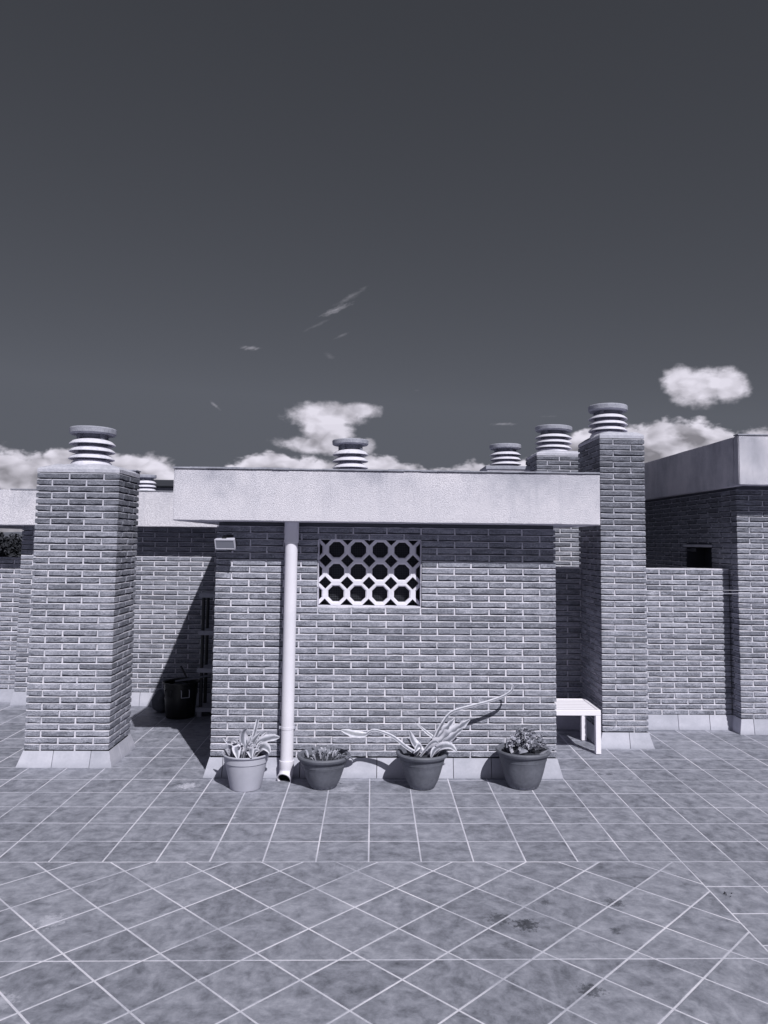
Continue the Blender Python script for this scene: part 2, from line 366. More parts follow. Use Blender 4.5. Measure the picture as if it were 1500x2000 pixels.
def b_leaf(N, bs):
    uv = N.n.new('ShaderNodeUVMap').outputs[0]; u = N.xyz(uv)[0]; p = pos(N)
    edge = N.m('ABSOLUTE', N.m('SUBTRACT', N.m('MULTIPLY', u, 2), 1))
    s = N.noise(N.comb(N.m('MULTIPLY', u, 14), N.m('MULTIPLY', N.xyz(uv)[1], 1.2), 0), 1, 3, .6)
    e2 = N.mr(N.m('ADD', edge, N.m('MULTIPLY', N.m('SUBTRACT', s, .5), .60)), .28, .68)
    n = N.noise(p, 25, 4, .65)
    mid = N.m('ADD', .20, N.m('MULTIPLY', N.m('SUBTRACT', s, .5), .2))
    v = N.m('ADD', N.m('MULTIPLY', mid, N.m('SUBTRACT', 1, e2)), N.m('MULTIPLY', e2, .64))
    v = N.m('MULTIPLY', v, N.mr(n, .3, .7, .72, 1.12)); grey(N, bs, v); bump(N, bs, N.m('ADD', s, N.m('MULTIPLY', n, .5)), .002, .5)
M_AGAVE = mat('variegated_leaf', b_leaf, .5, .4)
def b_dry(N, bs):
    p = pos(N); n = N.noise(p, 30, 4, .65); r = orand(N)
    grey(N, bs, N.m('MULTIPLY', N.mr(n, .3, .7, .15, .5), N.mr(r, 0, 1, .5, 1.3)))
M_DRY = mat('dry_leaf_blade', b_dry, .8, .2)
def b_succ(N, bs):
    p = pos(N); n = N.noise(p, 22, 3, .6); r = orand(N)
    grey(N, bs, N.m('MULTIPLY', N.mr(n, .3, .7, .18, .55), N.mr(r, 0, 1, .6, 1.3)))
M_SUCC = mat('succulent_leaf', b_succ, .45, .4)

# ------------------------------------------------------------------ bricks
PZ, BH, BL, BD = .06, .0458, .29, .138
BCACHE = {}
def brick_mesh(L):
    key = round(L, 2)
    k = rnd.randrange(9 if key == .29 else 5)
    if (key, k) in BCACHE: return BCACHE[(key, k)]
    r = random.Random(hash((int(key*100), k)))
    n = max(2, int(round(L/.042))); h = BH/2; hx = L/2
    per = []
    for i in range(n+1): per.append((-hx+L*i/n, -h, 0, -1))
    per.append((hx, 0, 1, 0))
    for i in range(n+1): per.append((hx-L*i/n, h, 0, 1))
    per.append((-hx, 0, -1, 0))
    cnt = len(per); corner = {0, n, n+2, 2*n+2}
    worn = r.random() < .45
    edge, inner, back, mid = [], [], [], []
    for i, (x, z, nx, nz) in enumerate(per):
        j = r.uniform(0, .0028)+(r.random() < .10)*r.uniform(.001, .004)
        if nz < 0 and worn: j += abs(r.gauss(0, .0022))
        cx_, cz_ = x, z
        if i in corner: cx_ -= math.copysign(r.uniform(.001, .004), x); cz_ -= math.copysign(.0022, z)
        e = (cx_-nx*j, cz_-nz*min(j, .007))
        edge.append((e[0], .0019, e[1])); mid.append((e[0]*1.0, .018, e[1]*.99))
        inner.append((e[0]-math.copysign(.0030, x)*(1 if abs(x) > hx-.01 else .0), r.uniform(-.0006, .0006), e[1]-math.copysign(.0026, z)*(1 if nz else 0)))
        back.append((x*.999, BD, z*.99))
    vs = back+mid+edge+inner; fs = []
    for rg in range(3):
        for i in range(cnt):
            j = (i+1) % cnt; fs.append((rg*cnt+i, rg*cnt+j, (rg+1)*cnt+j, (rg+1)*cnt+i))
    # face strips between lower and upper inner vertices
    o = 3*cnt
    for i in range(n): fs.append((o+i, o+i+1, o+2*n+1-i, o+2*n+2-i))
    fs.append((o+n, o+n+1, o+n+2)); fs.append((o+2*n+2, o+2*n+3, o))
    me = bpy.data.meshes.new('brick'); me.from_pydata(vs, [], fs)
    b = bmesh.new(); b.from_mesh(me); bmesh.ops.recalc_face_normals(b, faces=b.faces)
    # make sure front faces look along -Y
    for f in b.faces:
        if abs(f.normal.y) > .9 and f.calc_center_median().y < .002 and f.normal.y > 0:
            bmesh.ops.reverse_faces(b, faces=b.faces); break
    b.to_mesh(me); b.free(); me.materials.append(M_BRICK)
    BCACHE[(key, k)] = me; return me
# a side: start corner, direction angle rz (local +x), outward normal = local -y
def run_bricks(x0, y0, rz, length, z, start, out, holes=(), BL=BL, js=False, je=False):
    """start: length of the first brick (stagger); js/je: mortar joint before the first / after the last brick"""
    x = 0.; first = True; c, s = math.cos(rz), math.sin(rz); jp = 0.
    while x < length-.02:
        L = start if first else BL
        if x+L > length or length-(x+L) < .05: L = length-x
        jn = rnd.uniform(-.0055, .0055) if x+L < length-.06 else 0.
        a, b_ = x+jp, x+L+jn; jp = jn; jl = js and first; jr = (b_ < length-.001) or je; first = False
        segs = [(a, b_, jl, jr)]
        for (h0, h1, hz0, hz1) in holes:
            if z+BH > hz0 and z < hz1:
                ns = []
                for (p, q, u, v) in segs:
                    if q <= h0 or p >= h1: ns.append((p, q, u, v))
                    else:
                        if p < h0-.03: ns.append((p, h0, u, False))
                        if q > h1+.03: ns.append((h1, q, False, v))
                segs = ns
        for (p, q, u, v) in segs:
            m = (p+q)/2; out.append((x0+m*c, y0+m*s, z+BH/2, rz, q-p, (u, v)))
        x += L+.0115
def corner_building(parent, bricks, maxn=300):
    vis, rest = [], []
    for b in bricks:
        X, Y, Z, rz, L, _j = b
        if len(_j) > 2: continue      # a bed on the end of a brick that turns the corner
        px, py, d = proj((X, Y, Z)); nx, ny = math.sin(rz), -math.cos(rz)
        facing = (-X)*nx+(-Y)*ny > 0
        inf = -25 < px < 1525 and -20 < py < 2020
        (vis if (facing and inf) else rest).append((d, b))
    vis.sort(key=lambda q: q[0]); rest = [q[1] for q in vis[maxn:]]+[q[1] for q in rest]
    for d, b in vis[:maxn]:
        o = bpy.data.objects.new('brick', brick_mesh(b[4])); o.parent = parent
        jt = rnd.uniform(-.0022, .0018)
        o.location = (b[0]-math.sin(b[3])*jt-parent.location.x, b[1]+math.cos(b[3])*jt-parent.location.y, b[2]+rnd.uniform(-.0014, .0010))
        o.rotation_euler = (rnd.uniform(-.006, .006), rnd.uniform(-.0035, .0035), b[3]+rnd.uniform(-.003, .003)); link(o)
        if abs(b[4]-round(b[4], 2)) > 1e-4: o.scale = (b[4]/round(b[4], 2), 1, 1)
    vs, fs = [], []
    for X, Y, Z, rz, L, (jl, jr, *_e) in bricks:      # lime mortar: a bed struck flush on top of every brick, a perpend at its end
        top = Z+BH/2; m = Matrix.Translation((X-parent.location.x, Y-parent.location.y, 0)) @ Matrix.Rotation(rz, 4, 'Z')
        strips = []
        e0, e1 = -L/2+(-.006 if jl else .003), L/2+(.0115 if jr else -.003); nseg = max(2, int(L/.07)); hp = top+.0050+rnd.uniform(-.0012, .0014); yp = .0045+rnd.uniform(-.001, .0015)
        for i_ in range(nseg):
            hn = top+.0050+rnd.uniform(-.0018, .0018); yn = .0045+rnd.uniform(-.0012, .0022)
            xa, xb = e0+(e1-e0)*i_/nseg, e0+(e1-e0)*(i_+1)/nseg
            strips.append((xa, xb, top-.0015, top-.0015, hp, hn, yp, yn)); hp, yp = hn, yn
        for ok, xj in ((jr, L/2-.0012), (jl, -L/2-.0125)):
            if ok:
                k0 = rnd.uniform(-.0012, .002); w0 = rnd.uniform(-.0015, .001)
                strips.append((xj, xj+.0140+w0, Z-BH/2-.0085, Z-BH/2-.0085, Z+BH/2+.002, Z+BH/2+.002, .0062+k0, .0062+k0))
        for (xa, xb, za, zb, ta, tb, ya_, yb_) in strips:
            k = len(vs)
            vs += [m @ Vector(q_) for q_ in ((xa, ya_, za), (xb, yb_, zb), (xb, yb_+.001, tb), (xa, ya_+.001, ta), (xa, .03, za), (xb, .03, zb), (xb, .03, tb+.001), (xa, .03, ta+.001))]
            fs += [tuple(k+i_ for i_ in q_) for q_ in ((0, 1, 2, 3), (3, 2, 6, 7), (1, 5, 6, 2), (0, 3, 7, 4), (0, 4, 5, 1))]
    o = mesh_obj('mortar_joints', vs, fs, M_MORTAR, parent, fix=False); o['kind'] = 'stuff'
    if rest:
        vs, fs = [], []
        for b in rest:
            me = brick_mesh(b[4]); k = len(vs); m = Matrix.Translation((b[0]-parent.location.x, b[1]-parent.location.y, b[2])) @ Matrix.Rotation(b[3], 4, 'Z') @ Matrix.Diagonal((b[4]/round(b[4], 2), 1, 1, 1))
            vs += [m @ v.co for v in me.vertices]; fs += [tuple(k+i for i in p.vertices) for p in me.polygons]
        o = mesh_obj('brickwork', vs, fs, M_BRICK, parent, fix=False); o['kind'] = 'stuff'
def tower_bricks(x0, x1, y0, y1, z0, n, sides='FRL', flip=0, holes=(), pz=PZ):
    out = []; LX, LY = x1-x0, y1-y0; J = .0115
    bx_ = 2*(LX+J)/round((LX+J)/.15)-J; by_ = 2*(LY+J)/round((LY+J)/.15)-J
    odd = round((LX+J)/.15) % 2 == 1; i = BD+J
    for c in range(n):
        z = z0+c*pz; ev = (c+flip) % 2 == 0
        # which run owns each front corner: whole courses alternate, or turn like a pinwheel when the face is an odd number of half bricks
        fl, fr = (ev, not ev) if odd else (ev, ev)
        if 'L' not in sides: fl = True
        if 'R' not in sides: fr = True
        xa = 0 if fl else i; xb = LX if fr else LX-i
        run_bricks(x0+xa, y0, 0, xb-xa, z, bx_ if (fl and ev) or not fl else (bx_-J)/2, out, [(h[0]-xa, h[1]-xa, h[2], h[3]) for h in holes], BL=bx_, js=not fl, je=not fr)
        E = (False, False, 1); zc = z+BH/2; h = BD/2
        if not fl: out.append((x0+h, y0, zc, 0, BD, E))
        if not fr: out.append((x1-h, y0, zc, 0, BD, E))
        if fr and 'R' in sides: out.append((x1, y0+h, zc, math.pi/2, BD, E))
        if fl and 'L' in sides: out.append((x0, y0+h, zc, -math.pi/2, BD, E))
        if 'R' in sides:
            ya = i if fr else 0; run_bricks(x1, y0+ya, math.pi/2, LY-ya, z, by_, out, BL=by_, js=fr)
        if 'L' in sides:
            ya = i if fl else 0
            q_ = []; run_bricks(x0, y0+ya, math.pi/2, LY-ya, z, by_, q_, BL=by_, js=fl)
            out += [(x0, b_[1], b_[2], -math.pi/2, b_[4], (b_[5][1], b_[5][0])) for b_ in q_]
    return out
def skirting(parent, p0, p1, h=.163, flare=.045, m0=0, m1=0, step=.335, t=.014, start=None, mat_=None):
    """sloping skirting tiles from p0 to p1 (top edge on the wall face); m0/m1: 1 if the run is mitred outward at that end"""
    a = Vector((p0[0], p0[1], 0)); d = Vector((p1[0]-p0[0], p1[1]-p0[1], 0)); L = d.length; d.normalize(); n = Vector((d.y, -d.x, 0))
    cuts = [0]; x = start if start else step
    while x < L-.08: cuts.append(x); x += step
    cuts.append(L)
    for i in range(len(cuts)-1):
        s, e = cuts[i], cuts[i+1]; g = .003
        sb = s-(flare*m0 if i == 0 else -g); eb = e+(flare*m1 if i == len(cuts)-2 else -g)
        st = s+(0 if i == 0 else g); et = e-(0 if i == len(cuts)-2 else g)
        if i == 0 and not m0: sb = s
        if i == len(cuts)-2 and not m1: eb = e
        jt = rnd.uniform(0, .0015)
        V = [a+d*sb+n*(flare+jt), a+d*eb+n*(flare+jt), a+d*et+n*(.002+jt)+Vector((0, 0, h)), a+d*st+n*(.002+jt)+Vector((0, 0, h))]
        V2 = [a+d*sb, a+d*eb, a+d*et-n*.003+Vector((0, 0, h-.004)), a+d*st-n*.003+Vector((0, 0, h-.004))]
        for q in V[:2]+V2[:2]: q.z = .001
        V = [v-parent.location for v in V+V2]
        mesh_obj('skirting_tile', V, [(0, 1, 2, 3), (4, 5, 6, 7), (0, 1, 5, 4), (1, 2, 6, 5), (2, 3, 7, 6), (3, 0, 4, 7)], mat_ or M_SKIRT, parent)

# ------------------------------------------------------------------ distant land
def grid_land():
    vs, fs = [], []; n = 60
    for i in range(n+1):
        for j in range(n+1):
            x = -3000+6000*i/n; y = -1500+6000*j/n
            d = math.hypot(x, y); z = -12
            hill = max(0, (d-900)/2200)
            z += hill*(13+22*noise.noise(Vector((x/700, y/700, 1.3)))+12*noise.noise(Vector((x/250, y/250, 4.3))))
            if x < -500: z += hill*5
            vs.append((x, y, z))
    for i in range(n):
        for j in range(n):
            a = i*(n+1)+j; fs.append((a, a+n+1, a+n+2, a+1))
    o = mesh_obj('terrain', vs, fs, M_HILL, None, True)
    tag(o, 'low grey hills and land far below the roof terrace', kind='structure')
grid_land()

# ------------------------------------------------------------------ terrace floor
floor = empty('terrace_floor'); tag(floor, 'roof terrace floor of square mottled tiles with pale grout', kind='structure')
box('roof_deck', -9, 9, -3, 15, -.4, -.0016, M_GROUT, floor)
TP = .339
def clip(poly, a, b, c):   # keep a*x+b*y<=c
    out = []
    for i in range(len(poly)):
        p, q = poly[i], poly[(i+1) % len(poly)]; fp, fq = a*p[0]+b*p[1]-c, a*q[0]+b*q[1]-c
        if fp <= 0: out.append(p)
        if (fp < 0 < fq) or (fq < 0 < fp):
            t = fp/(fp-fq); out.append((p[0]+t*(q[0]-p[0]), p[1]+t*(q[1]-p[1])))
    return out
tiles = []
Y0, XB, YJ = 5.112, 2.034, 3.952; G = .0052
for i in range(-26, 26):
    for j in range(0, 28):
        x, y = i*TP, Y0+j*TP
        tiles.append([(x+G, y+G), (x+TP-G, y+G), (x+TP-G, y+TP-G), (x+G, y+TP-G)])
for i in range(6, 26):
    for j in range(-22, 0):
        x, y = i*TP, Y0+j*TP-.02
        y1 = y+TP-G if j < -1 else Y0-G
        tiles.append([(x+G, y+G), (x+TP-G, y+G), (x+TP-G, y1), (x+G, y1)])
q2 = math.sqrt(.5)
for i in range(-40, 40):
    for j in range(-60, 30):
        u0, v0 = 2.453+i*.3380, -3.910+j*.3383
        sq = [(u0+G, v0+G), (u0+.338-G, v0+G), (u0+.338-G, v0+.3383-G), (u0+G, v0+.3383-G)]
        poly = [((u+v)*q2, (u-v)*q2) for u, v in sq]
        cxm = sum(p[0] for p in poly)/4; cym = sum(p[1] for p in poly)/4
        if cym > Y0+.3 or cym < -3 or cxm > XB+.3 or cxm < -7: continue
        poly = clip(poly, 0, 1, Y0-G); poly = clip(poly, 1, 0, XB-G) if poly else poly
        if not poly: continue
        for part in (clip(poly, 0, 1, YJ-.004), clip(poly, 0, -1, -(YJ+.004))):
            if len(part) >= 3:
                ar = abs(sum(part[k][0]*part[(k+1) % len(part)][1]-part[(k+1) % len(part)][0]*part[k][1] for k in range(len(part))))/2
                if ar > .0006: tiles.append(part)
def tile_geo(poly, ox=0, oy=0):
    n = len(poly); cx_ = sum(p[0] for p in poly)/n; cy_ = sum(p[1] for p in poly)/n
    dz = rnd.uniform(-.0004, .0004)
    ins = []
    for p in poly:
        d = math.hypot(p[0]-cx_, p[1]-cy_); k = max(.5, 1-.0028/d); ins.append((cx_+(p[0]-cx_)*k, cy_+(p[1]-cy_)*k))
    vs = [(p[0]-ox, p[1]-oy, -.012) for p in poly]+[(p[0]-ox, p[1]-oy, -.0012+dz) for p in poly]+[(p[0]-ox, p[1]-oy, dz) for p in ins]
    fs = []
    for r in range(2):
        for i in range(n):
            j = (i+1) % n; fs.append((r*n+i, r*n+j, (r+1)*n+j, (r+1)*n+i))
    fs.append(tuple(2*n+i for i in range(n))); return vs, fs
def hidden(cx_, cy_):
    if -1.38 < cx_ < 1.63 and 6.9 < cy_ < 9.5: return True
    if -3.1 < cx_ < -2.38 and 7.2 < cy_ < 7.88: return True
    if 2.36 < cx_ < 2.8 and 7.92 < cy_ < 8.6: return True
    if cy_ > 9.8 or (cx_ > 2 and cy_ > 8.7): return True
    return False
lst = []
for poly in tiles:
    n = len(poly); cx_ = sum(p[0] for p in poly)/n; cy_ = sum(p[1] for p in poly)/n
    pr_ = [proj((p[0], p[1], 0)) for p in poly]
    inf = any(0 <= p[0] <= 1500 and 0 <= p[1] <= 2000 for p in pr_) and all(p[2] > .1 for p in pr_)
    ar = abs(sum(pr_[k][0]*pr_[(k+1) % n][1]-pr_[(k+1) % n][0]*pr_[k][1] for k in range(n)))/2
    lst.append(((ar if inf and not hidden(cx_, cy_) else 0), cx_, cy_, poly))
lst.sort(key=lambda q: -q[0])
vs, fs = [], []
for k, (ar, cx_, cy_, poly) in enumerate(lst):
    if k < 300 and ar > 0:
        v, f = tile_geo(poly, cx_, cy_); mesh_obj('tile', v, f, M_TILE, floor, loc=(cx_, cy_, 0))
    else:
        v, f = tile_geo(poly); o_ = len(vs); vs += v; fs += [tuple(o_+i for i in q) for q in f]
tag(mesh_obj('tiling', vs, fs, M_TILE, floor), kind='stuff')

# ------------------------------------------------------------------ main hut with the window screen
X0, X1, YW = -1.395, 1.648, 6.90
hut = empty('brick_building', ((X0+X1)/2, YW, 0)); tag(hut, 'low brick hut in the middle with a patterned screen window and deep white eave', 'building')
hx, hy = hut.location.x, hut.location.y
def hbox(name, x0, x1, y0, y1, z0, z1, m, bev=0): 
    return box(name, x0-hx, x1-hx, y0-hy, y1-hy, z0, z1, m, hut, bev)
WX0, WX1, WZ0, WZ1 = -.488, .436, 1.4745, 2.074
c = .017
boxes('wall', [(X0+c-hx, WX0-hx-.002, c, .20, -.01, 2.21), (WX1+.002-hx, X1-c-hx, c, .20, -.01, 2.21), (WX0-.002-hx, WX1+.002-hx, c, .2, -.01, WZ0-.004), (WX0-.002-hx, WX1+.002-hx, c, .2, WZ1+.004, 2.21),
               (X0+c-hx, X0+.2-hx, .2, 2.6, -.01, 2.21), (X1-.2-hx, X1-c-hx, .2, 2.6, -.01, 2.21), (X0+.2-hx, X1-.2-hx, 2.4, 2.6, -.01, 2.21)], M_DEEP_SHADE, hut)
bl = tower_bricks(X0, X1, YW, 9.5, .170, 34, 'FRL', 1, [(WX0-X0-.004, WX1-X0+.004, WZ0-.003, WZ1-.013)], pz=.0593)
corner_building(hut, bl, 298)
skirting(hut, (X0, YW), (X1, YW), m0=1, m1=1, start=.115)
skirting(hut, (X1, YW), (X1, 9.5), m0=1); skirting(hut, (X0, 9.5), (X0, YW), m1=1)
# roof slab, fascia, soffit
YF, FX0, FX1 = 6.567, -1.704, 1.957
def fascia_box(name, x0, x1, y0, y1, z0, z1, parent, m=None, amp=.003, nx=60, top_amp=.004):
    """long rendered band with slightly uneven arrises; front at y0"""
    b = bmesh.new(); add_box(b, x0, x1, y0, y1, z0, z1)
    longx = (x1-x0) > (y1-y0)
    es = [e for e in b.edges if abs((e.verts[0].co-e.verts[1].co).x if longx else (e.verts[0].co-e.verts[1].co).y) > .05]
    bmesh.ops.subdivide_edges(b, edges=es, cuts=nx, use_grid_fill=True)
    bmesh.ops.bevel(b, geom=[e for e in b.edges if len(e.link_faces) == 2 and e.calc_face_angle(0) > 1.2], offset=.008, segments=2, affect='EDGES')
    for v in b.verts:
        p = v.co
        k = noise.noise(Vector((p.x*5, p.y*5, p.z*3)))*amp+noise.noise(Vector((p.x*22, p.y*22, 7)))*amp*.6
        v.co.z += k; v.co.y += k*.5
    return bm_obj(name, b, m or M_RENDER, parent, True, angle=40)
fascia_box('fascia', FX0-hx, FX1-hx, YF-hy, YF+.12-hy, 2.212, 2.655, hut)
fascia_box('side_fascia', FX0-hx, FX0+.12-hx, YF+.121-hy, 9.40-hy, 2.212, 2.652, hut)
fascia_box('side_fascia', FX1-.12-hx, FX1-hx, YF+.121-hy, 9.40-hy, 2.212, 2.652, hut)
hbox('soffit', FX0+.121, FX1-.121, YF+.121, 9.39, 2.214, 2.26, M_SOFFIT)
hbox('roof_slab', FX0+.121, FX1-.121, YF+.121, 9.39, 2.262, 2.60, M_SLAB)
b = bmesh.new()
for k in range(26):
    xa = FX0-.006+k*.141; add_box(b, xa-hx, xa+.1405-hx, -.345+rnd.uniform(-.003, .001), -.12, 2.656+rnd.uniform(-.001, .002), 2.669+rnd.uniform(-.003, .004))
bm_obj('roof_edge_flashing', b, M_FLASH, hut)
# window: reveal, sill, octagon breeze blocks, mesh behind
win = empty('window', (WX0+.462-hx, 0, WZ0)); win.parent = hut
wx, wz = .462+WX0, WZ0
boxes('sill', [(WX0-wx+.001, WX1-wx-.001, .004, .14, -.012, .0015)], M_MORTAR, win, .003)
boxes('reveal', [(WX0-wx-.0015, WX0-wx+.004, .012, .2, .003, .5905), (WX1-wx-.004, WX1-wx+.0015, .012, .2, .003, .5905), (WX0-wx+.004, WX1-wx-.004, .012, .2, .5905, .600)], M_MORTAR, win)
def block_mesh(xlo=-1, xhi=1):
    """octagonal ring block, clipped in x to the window opening"""
    S = .1; k = S*math.tan(math.pi/8); oc = [(S, -k), (S, k), (k, S), (-k, S), (-S, k), (-S, -k), (-k, -S), (k, -S)]
    def ring(s): return [(x*s, z*s) for x, z in oc]
    prof = [(.997, .062), (.997, .003), (.985, 0), (.80, 0), (.775, .007), (.715, .009), (.70, .014), (.69, .062)]
    vs, fs = [], []
    for s, y in prof:
        vs += [(x, y, z) for x, z in ring(s)]
    n = len(prof)
    for i in range(n):
        for q in range(8): fs.append((i*8+q, i*8+(q+1) % 8, ((i+1) % n)*8+(q+1) % 8, ((i+1) % n)*8+q))
    me = bpy.data.meshes.new('breeze_block'); me.from_pydata(vs, [], fs); b = bmesh.new(); b.from_mesh(me); bmesh.ops.recalc_face_normals(b, faces=b.faces)
    if xlo > -.1 or xhi < .1:
        for co, no in (((xlo, 0, 0), (-1, 0, 0)), ((xhi, 0, 0), (1, 0, 0))):
            bmesh.ops.bisect_plane(b, geom=b.verts[:]+b.edges[:]+b.faces[:], plane_co=co, plane_no=no, clear_outer=True)
    b.to_mesh(me); b.free(); me.materials.append(M_SCREEN); return me
full = block_mesh()
for r_ in range(3):
    zc = 1.577+.1990*r_
    for k in range(6):
        xc = -.5275+.1985*k
        lo, hi = WX0-xc+.005, WX1-xc-.005
        me = full if (lo < -.1 and hi > .1) else block_mesh(max(lo, -1), min(hi, 1))
        o = bpy.data.objects.new('breeze_block', me); o.parent = win; o.location = (xc-wx+rnd.uniform(-.001, .001), .098+rnd.uniform(-.001, .001), zc-wz); o.scale = (1, 1, 1.0); link(o)
b = bmesh.new()
for k in range(58): xx = WX0-wx+.01+k*.016; add_box(b, xx-.0009, xx+.0009, .185, .1865, .0, .6)
for k in range(38): zz = .008+k*.016; add_box(b, WX0-wx, WX1-wx, .187, .1885, zz-.0009, zz+.0009)
bm_obj('mesh_netting', b, M_MESHW, win)
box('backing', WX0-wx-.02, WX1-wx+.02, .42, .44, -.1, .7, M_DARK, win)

# ------------------------------------------------------------------ chimneys
def chimney(label, x0, x1, y0, y1, z0, n, flip, cap_h=.12, inset=.1, sides='FRL', lip=.0, name='brick_chimney', maxn=298, skirt=True):
    t = empty(name, ((x0+x1)/2, (y0+y1)/2, 0)); tag(t, label, 'chimney', 'brick chimneys on the roof terrace')
    tx, ty = t.location.x, t.location.y; zt = z0+n*PZ
    box('core', x0+c-tx, x1-c-tx, y0+c-ty, y1-c-ty, 0.001, zt-.003, M_DEEP_SHADE, t)
    corner_building(t, tower_bricks(x0, x1, y0, y1, z0, n, sides, flip), maxn)
    # cement capping
    b = bmesh.new(); NX = 12; lv = [(0, zt-.003, .004), (0, zt+.03, .006), (.015, zt+.045, .008), (inset, zt+cap_h, .02)]
    rows = []
    for (ins, z, j) in lv:
        ring = []
        for s in range(4):
            for k in range(NX):
                f = k/NX
                ax, bx_ = x0+ins+.002-tx, x1-ins-.002-tx; ay, by = y0+ins+.002-ty, y1-ins-.002-ty
                p = [(ax+(bx_-ax)*f, ay), (bx_, ay+(by-ay)*f), (bx_-(bx_-ax)*f, by), (ax, by-(by-ay)*f)][s]
                q = noise.noise(Vector((p[0]*9+tx, p[1]*9, z*7)))*j
                ring.append(b.verts.new((p[0]+q*.4, p[1]+q*.4, z+(q if z > zt else 0))))
        rows.append(ring)
    m = 4*NX
    for a_, b_ in zip(rows, rows[1:]):
        for k in range(m): b.faces.new((a_[k], a_[(k+1) % m], b_[(k+1) % m], b_[k]))
    b.faces.new(rows[-1]); bm_obj('cement_cap', b, M_CAP, t, True, angle=40)
    if skirt:
        skirting(t, (x0, y0), (x1, y0), m0=1, m1=1, start=.27, h=z0-.006)
        if 'R' in sides: skirting(t, (x1, y0), (x1, y1), m0=1, m1=1, h=z0-.006, step=.25)
        if 'L' in sides: skirting(t, (x0, y1), (x0, y0), m0=1, m1=1, h=z0-.006)
    return t, zt+cap_h
def cowl(label, x, y, z, r=.222, h=.40, tilt=0, lab2=None):
    t = empty('chimney_cowl', (x, y, z)); t.rotation_euler = (R(tilt*.5+rnd.uniform(-.8, .8)), R(rnd.uniform(-1, 1)), rnd.uniform(0, 6)); tag(t, label, 'chimney cowl', 'concrete chimney cowls')
    s = h/.40; k = r/.222
    lathe('base_ring', [(.205*k, -.06), (.205*k, .0), (.19*k, .03*s), (.165*k, .05*s), (.12*k, .052*s), (.12*k, -.06)], M_COWL, t, wob=.01)
    lathe('core', [(.0, .0), (.135*k, .0), (.135*k, h-.06), (0, h-.06)], M_CORE, t, seg=32)
    for i in range(3):
        z0_ = (.195+.195*i)*h
        lathe('louvre_ring', [(.120*k, z0_+.044*s), (.150*k, z0_+.044*s), (.19*k, z0_+.024*s), (.220*k, z0_-.004*s), (.222*k, z0_-.011*s), (.215*k, z0_-.014*s), (.125*k, z0_+.022*s)], M_COWL, t, wob=.012, seed=i+x)
    for q in range(4):
        a = q*math.pi/2+.4; b = bmesh.new(); add_box(b, .13*k, .168*k, -.02, .02, h*.58, h-.062)
        o = bm_obj('strut', b, M_CORE, t); o.rotation_euler = (0, 0, a)
    lathe('cap_disc', [(0, h-.064), (.214*k, h-.064), (.223*k, h-.054), (.225*k, h-.012), (.218*k, h-.002), (0, h+.002)], M_CONC, t, wob=.008, seed=x)
    return t
lch, zt = chimney('widest brick chimney, left foreground, its right side in view down to a pale sloped foot', -3.122, -2.362, 7.18, 7.80, .145, 42, 1, .085, .13)
b = bmesh.new(); add_box(b, .28, .37, .20, .34, zt-.13, zt-.025, .004); add_box(b, .265, .38, .19, .35, zt-.024, zt-.012, .002); bm_obj('cap_fragment', b, M_CONC, lch)
cowl('ribbed concrete cowl on the wide left foreground chimney', -2.738, 7.49, 2.752, .213, .365, 0)
rch, zt = chimney('tallest brick chimney, slender, standing beside the white bench', 2.350, 2.822, 7.885, 8.735, .158, 50, 0, .07, .06, sides='FRL')
cowl('ribbed concrete cowl on the tall slender chimney, highest of all', 2.560, 8.28, 3.225, .210, .34, 1)
bch, zt = chimney('rear brick chimney half hidden behind the hut roof and the tall slender chimney', 2.152, 2.915, 10.05, 10.80, .158, 51, 0, .08, .12)
cowl('ribbed concrete cowl on the half hidden rear chimney, between its two neighbours', 2.460, 10.42, 3.290, .250, .365, 1)

# ------------------------------------------------------------------ rear building (left alley back wall, roof behind the hut)
rear = empty('rear_building', (-3.05, 9.75, 0)); tag(rear, 'brick building closing the alley behind the left chimney, with white eave band', 'building')
rx, ry = rear.location.x, rear.location.y
boxes('wall', [(-4.39+c-rx, -1.20-rx, c, .25, -.01, 2.205)], M_DEEP_SHADE, rear)
rb = []
for k in range(34):
    z = .165+k*PZ
    if k % 2: run_bricks(-4.39, 9.75, 0, 3.1, z, BL, rb)
    else:
        run_bricks(-4.39, 9.75, 0, 3.1, z, .14, rb)
corner_building(rear, rb, 298)
skirting(rear, (-4.39, 9.75), (-1.395, 9.75), flare=.03, m0=1, start=.2)
fascia_box('fascia', -6.2-rx, -1.712-rx, 9.41-ry, 9.53-ry, 2.2, 2.63, rear)
box('soffit', -6.2-rx, -1.2-rx, 9.531-ry, 14-ry, 2.203, 2.25, M_SOFFIT, rear)
box('roof_slab', -6.2-rx, 2.06-rx, 9.531-ry, 17-ry, 2.252, 2.60, M_SLAB, rear)
b = bmesh.new()
for k in range(30):
    if k in (3, 11, 17): continue
    xa = -6.2+k*.15; add_box(b, xa-rx, xa+.1495-rx, 9.405-ry, 9.5-ry, 2.632, 2.642+rnd.uniform(-.002, .003))
bm_obj('roof_edge_flashing', b, M_FLASH, rear)
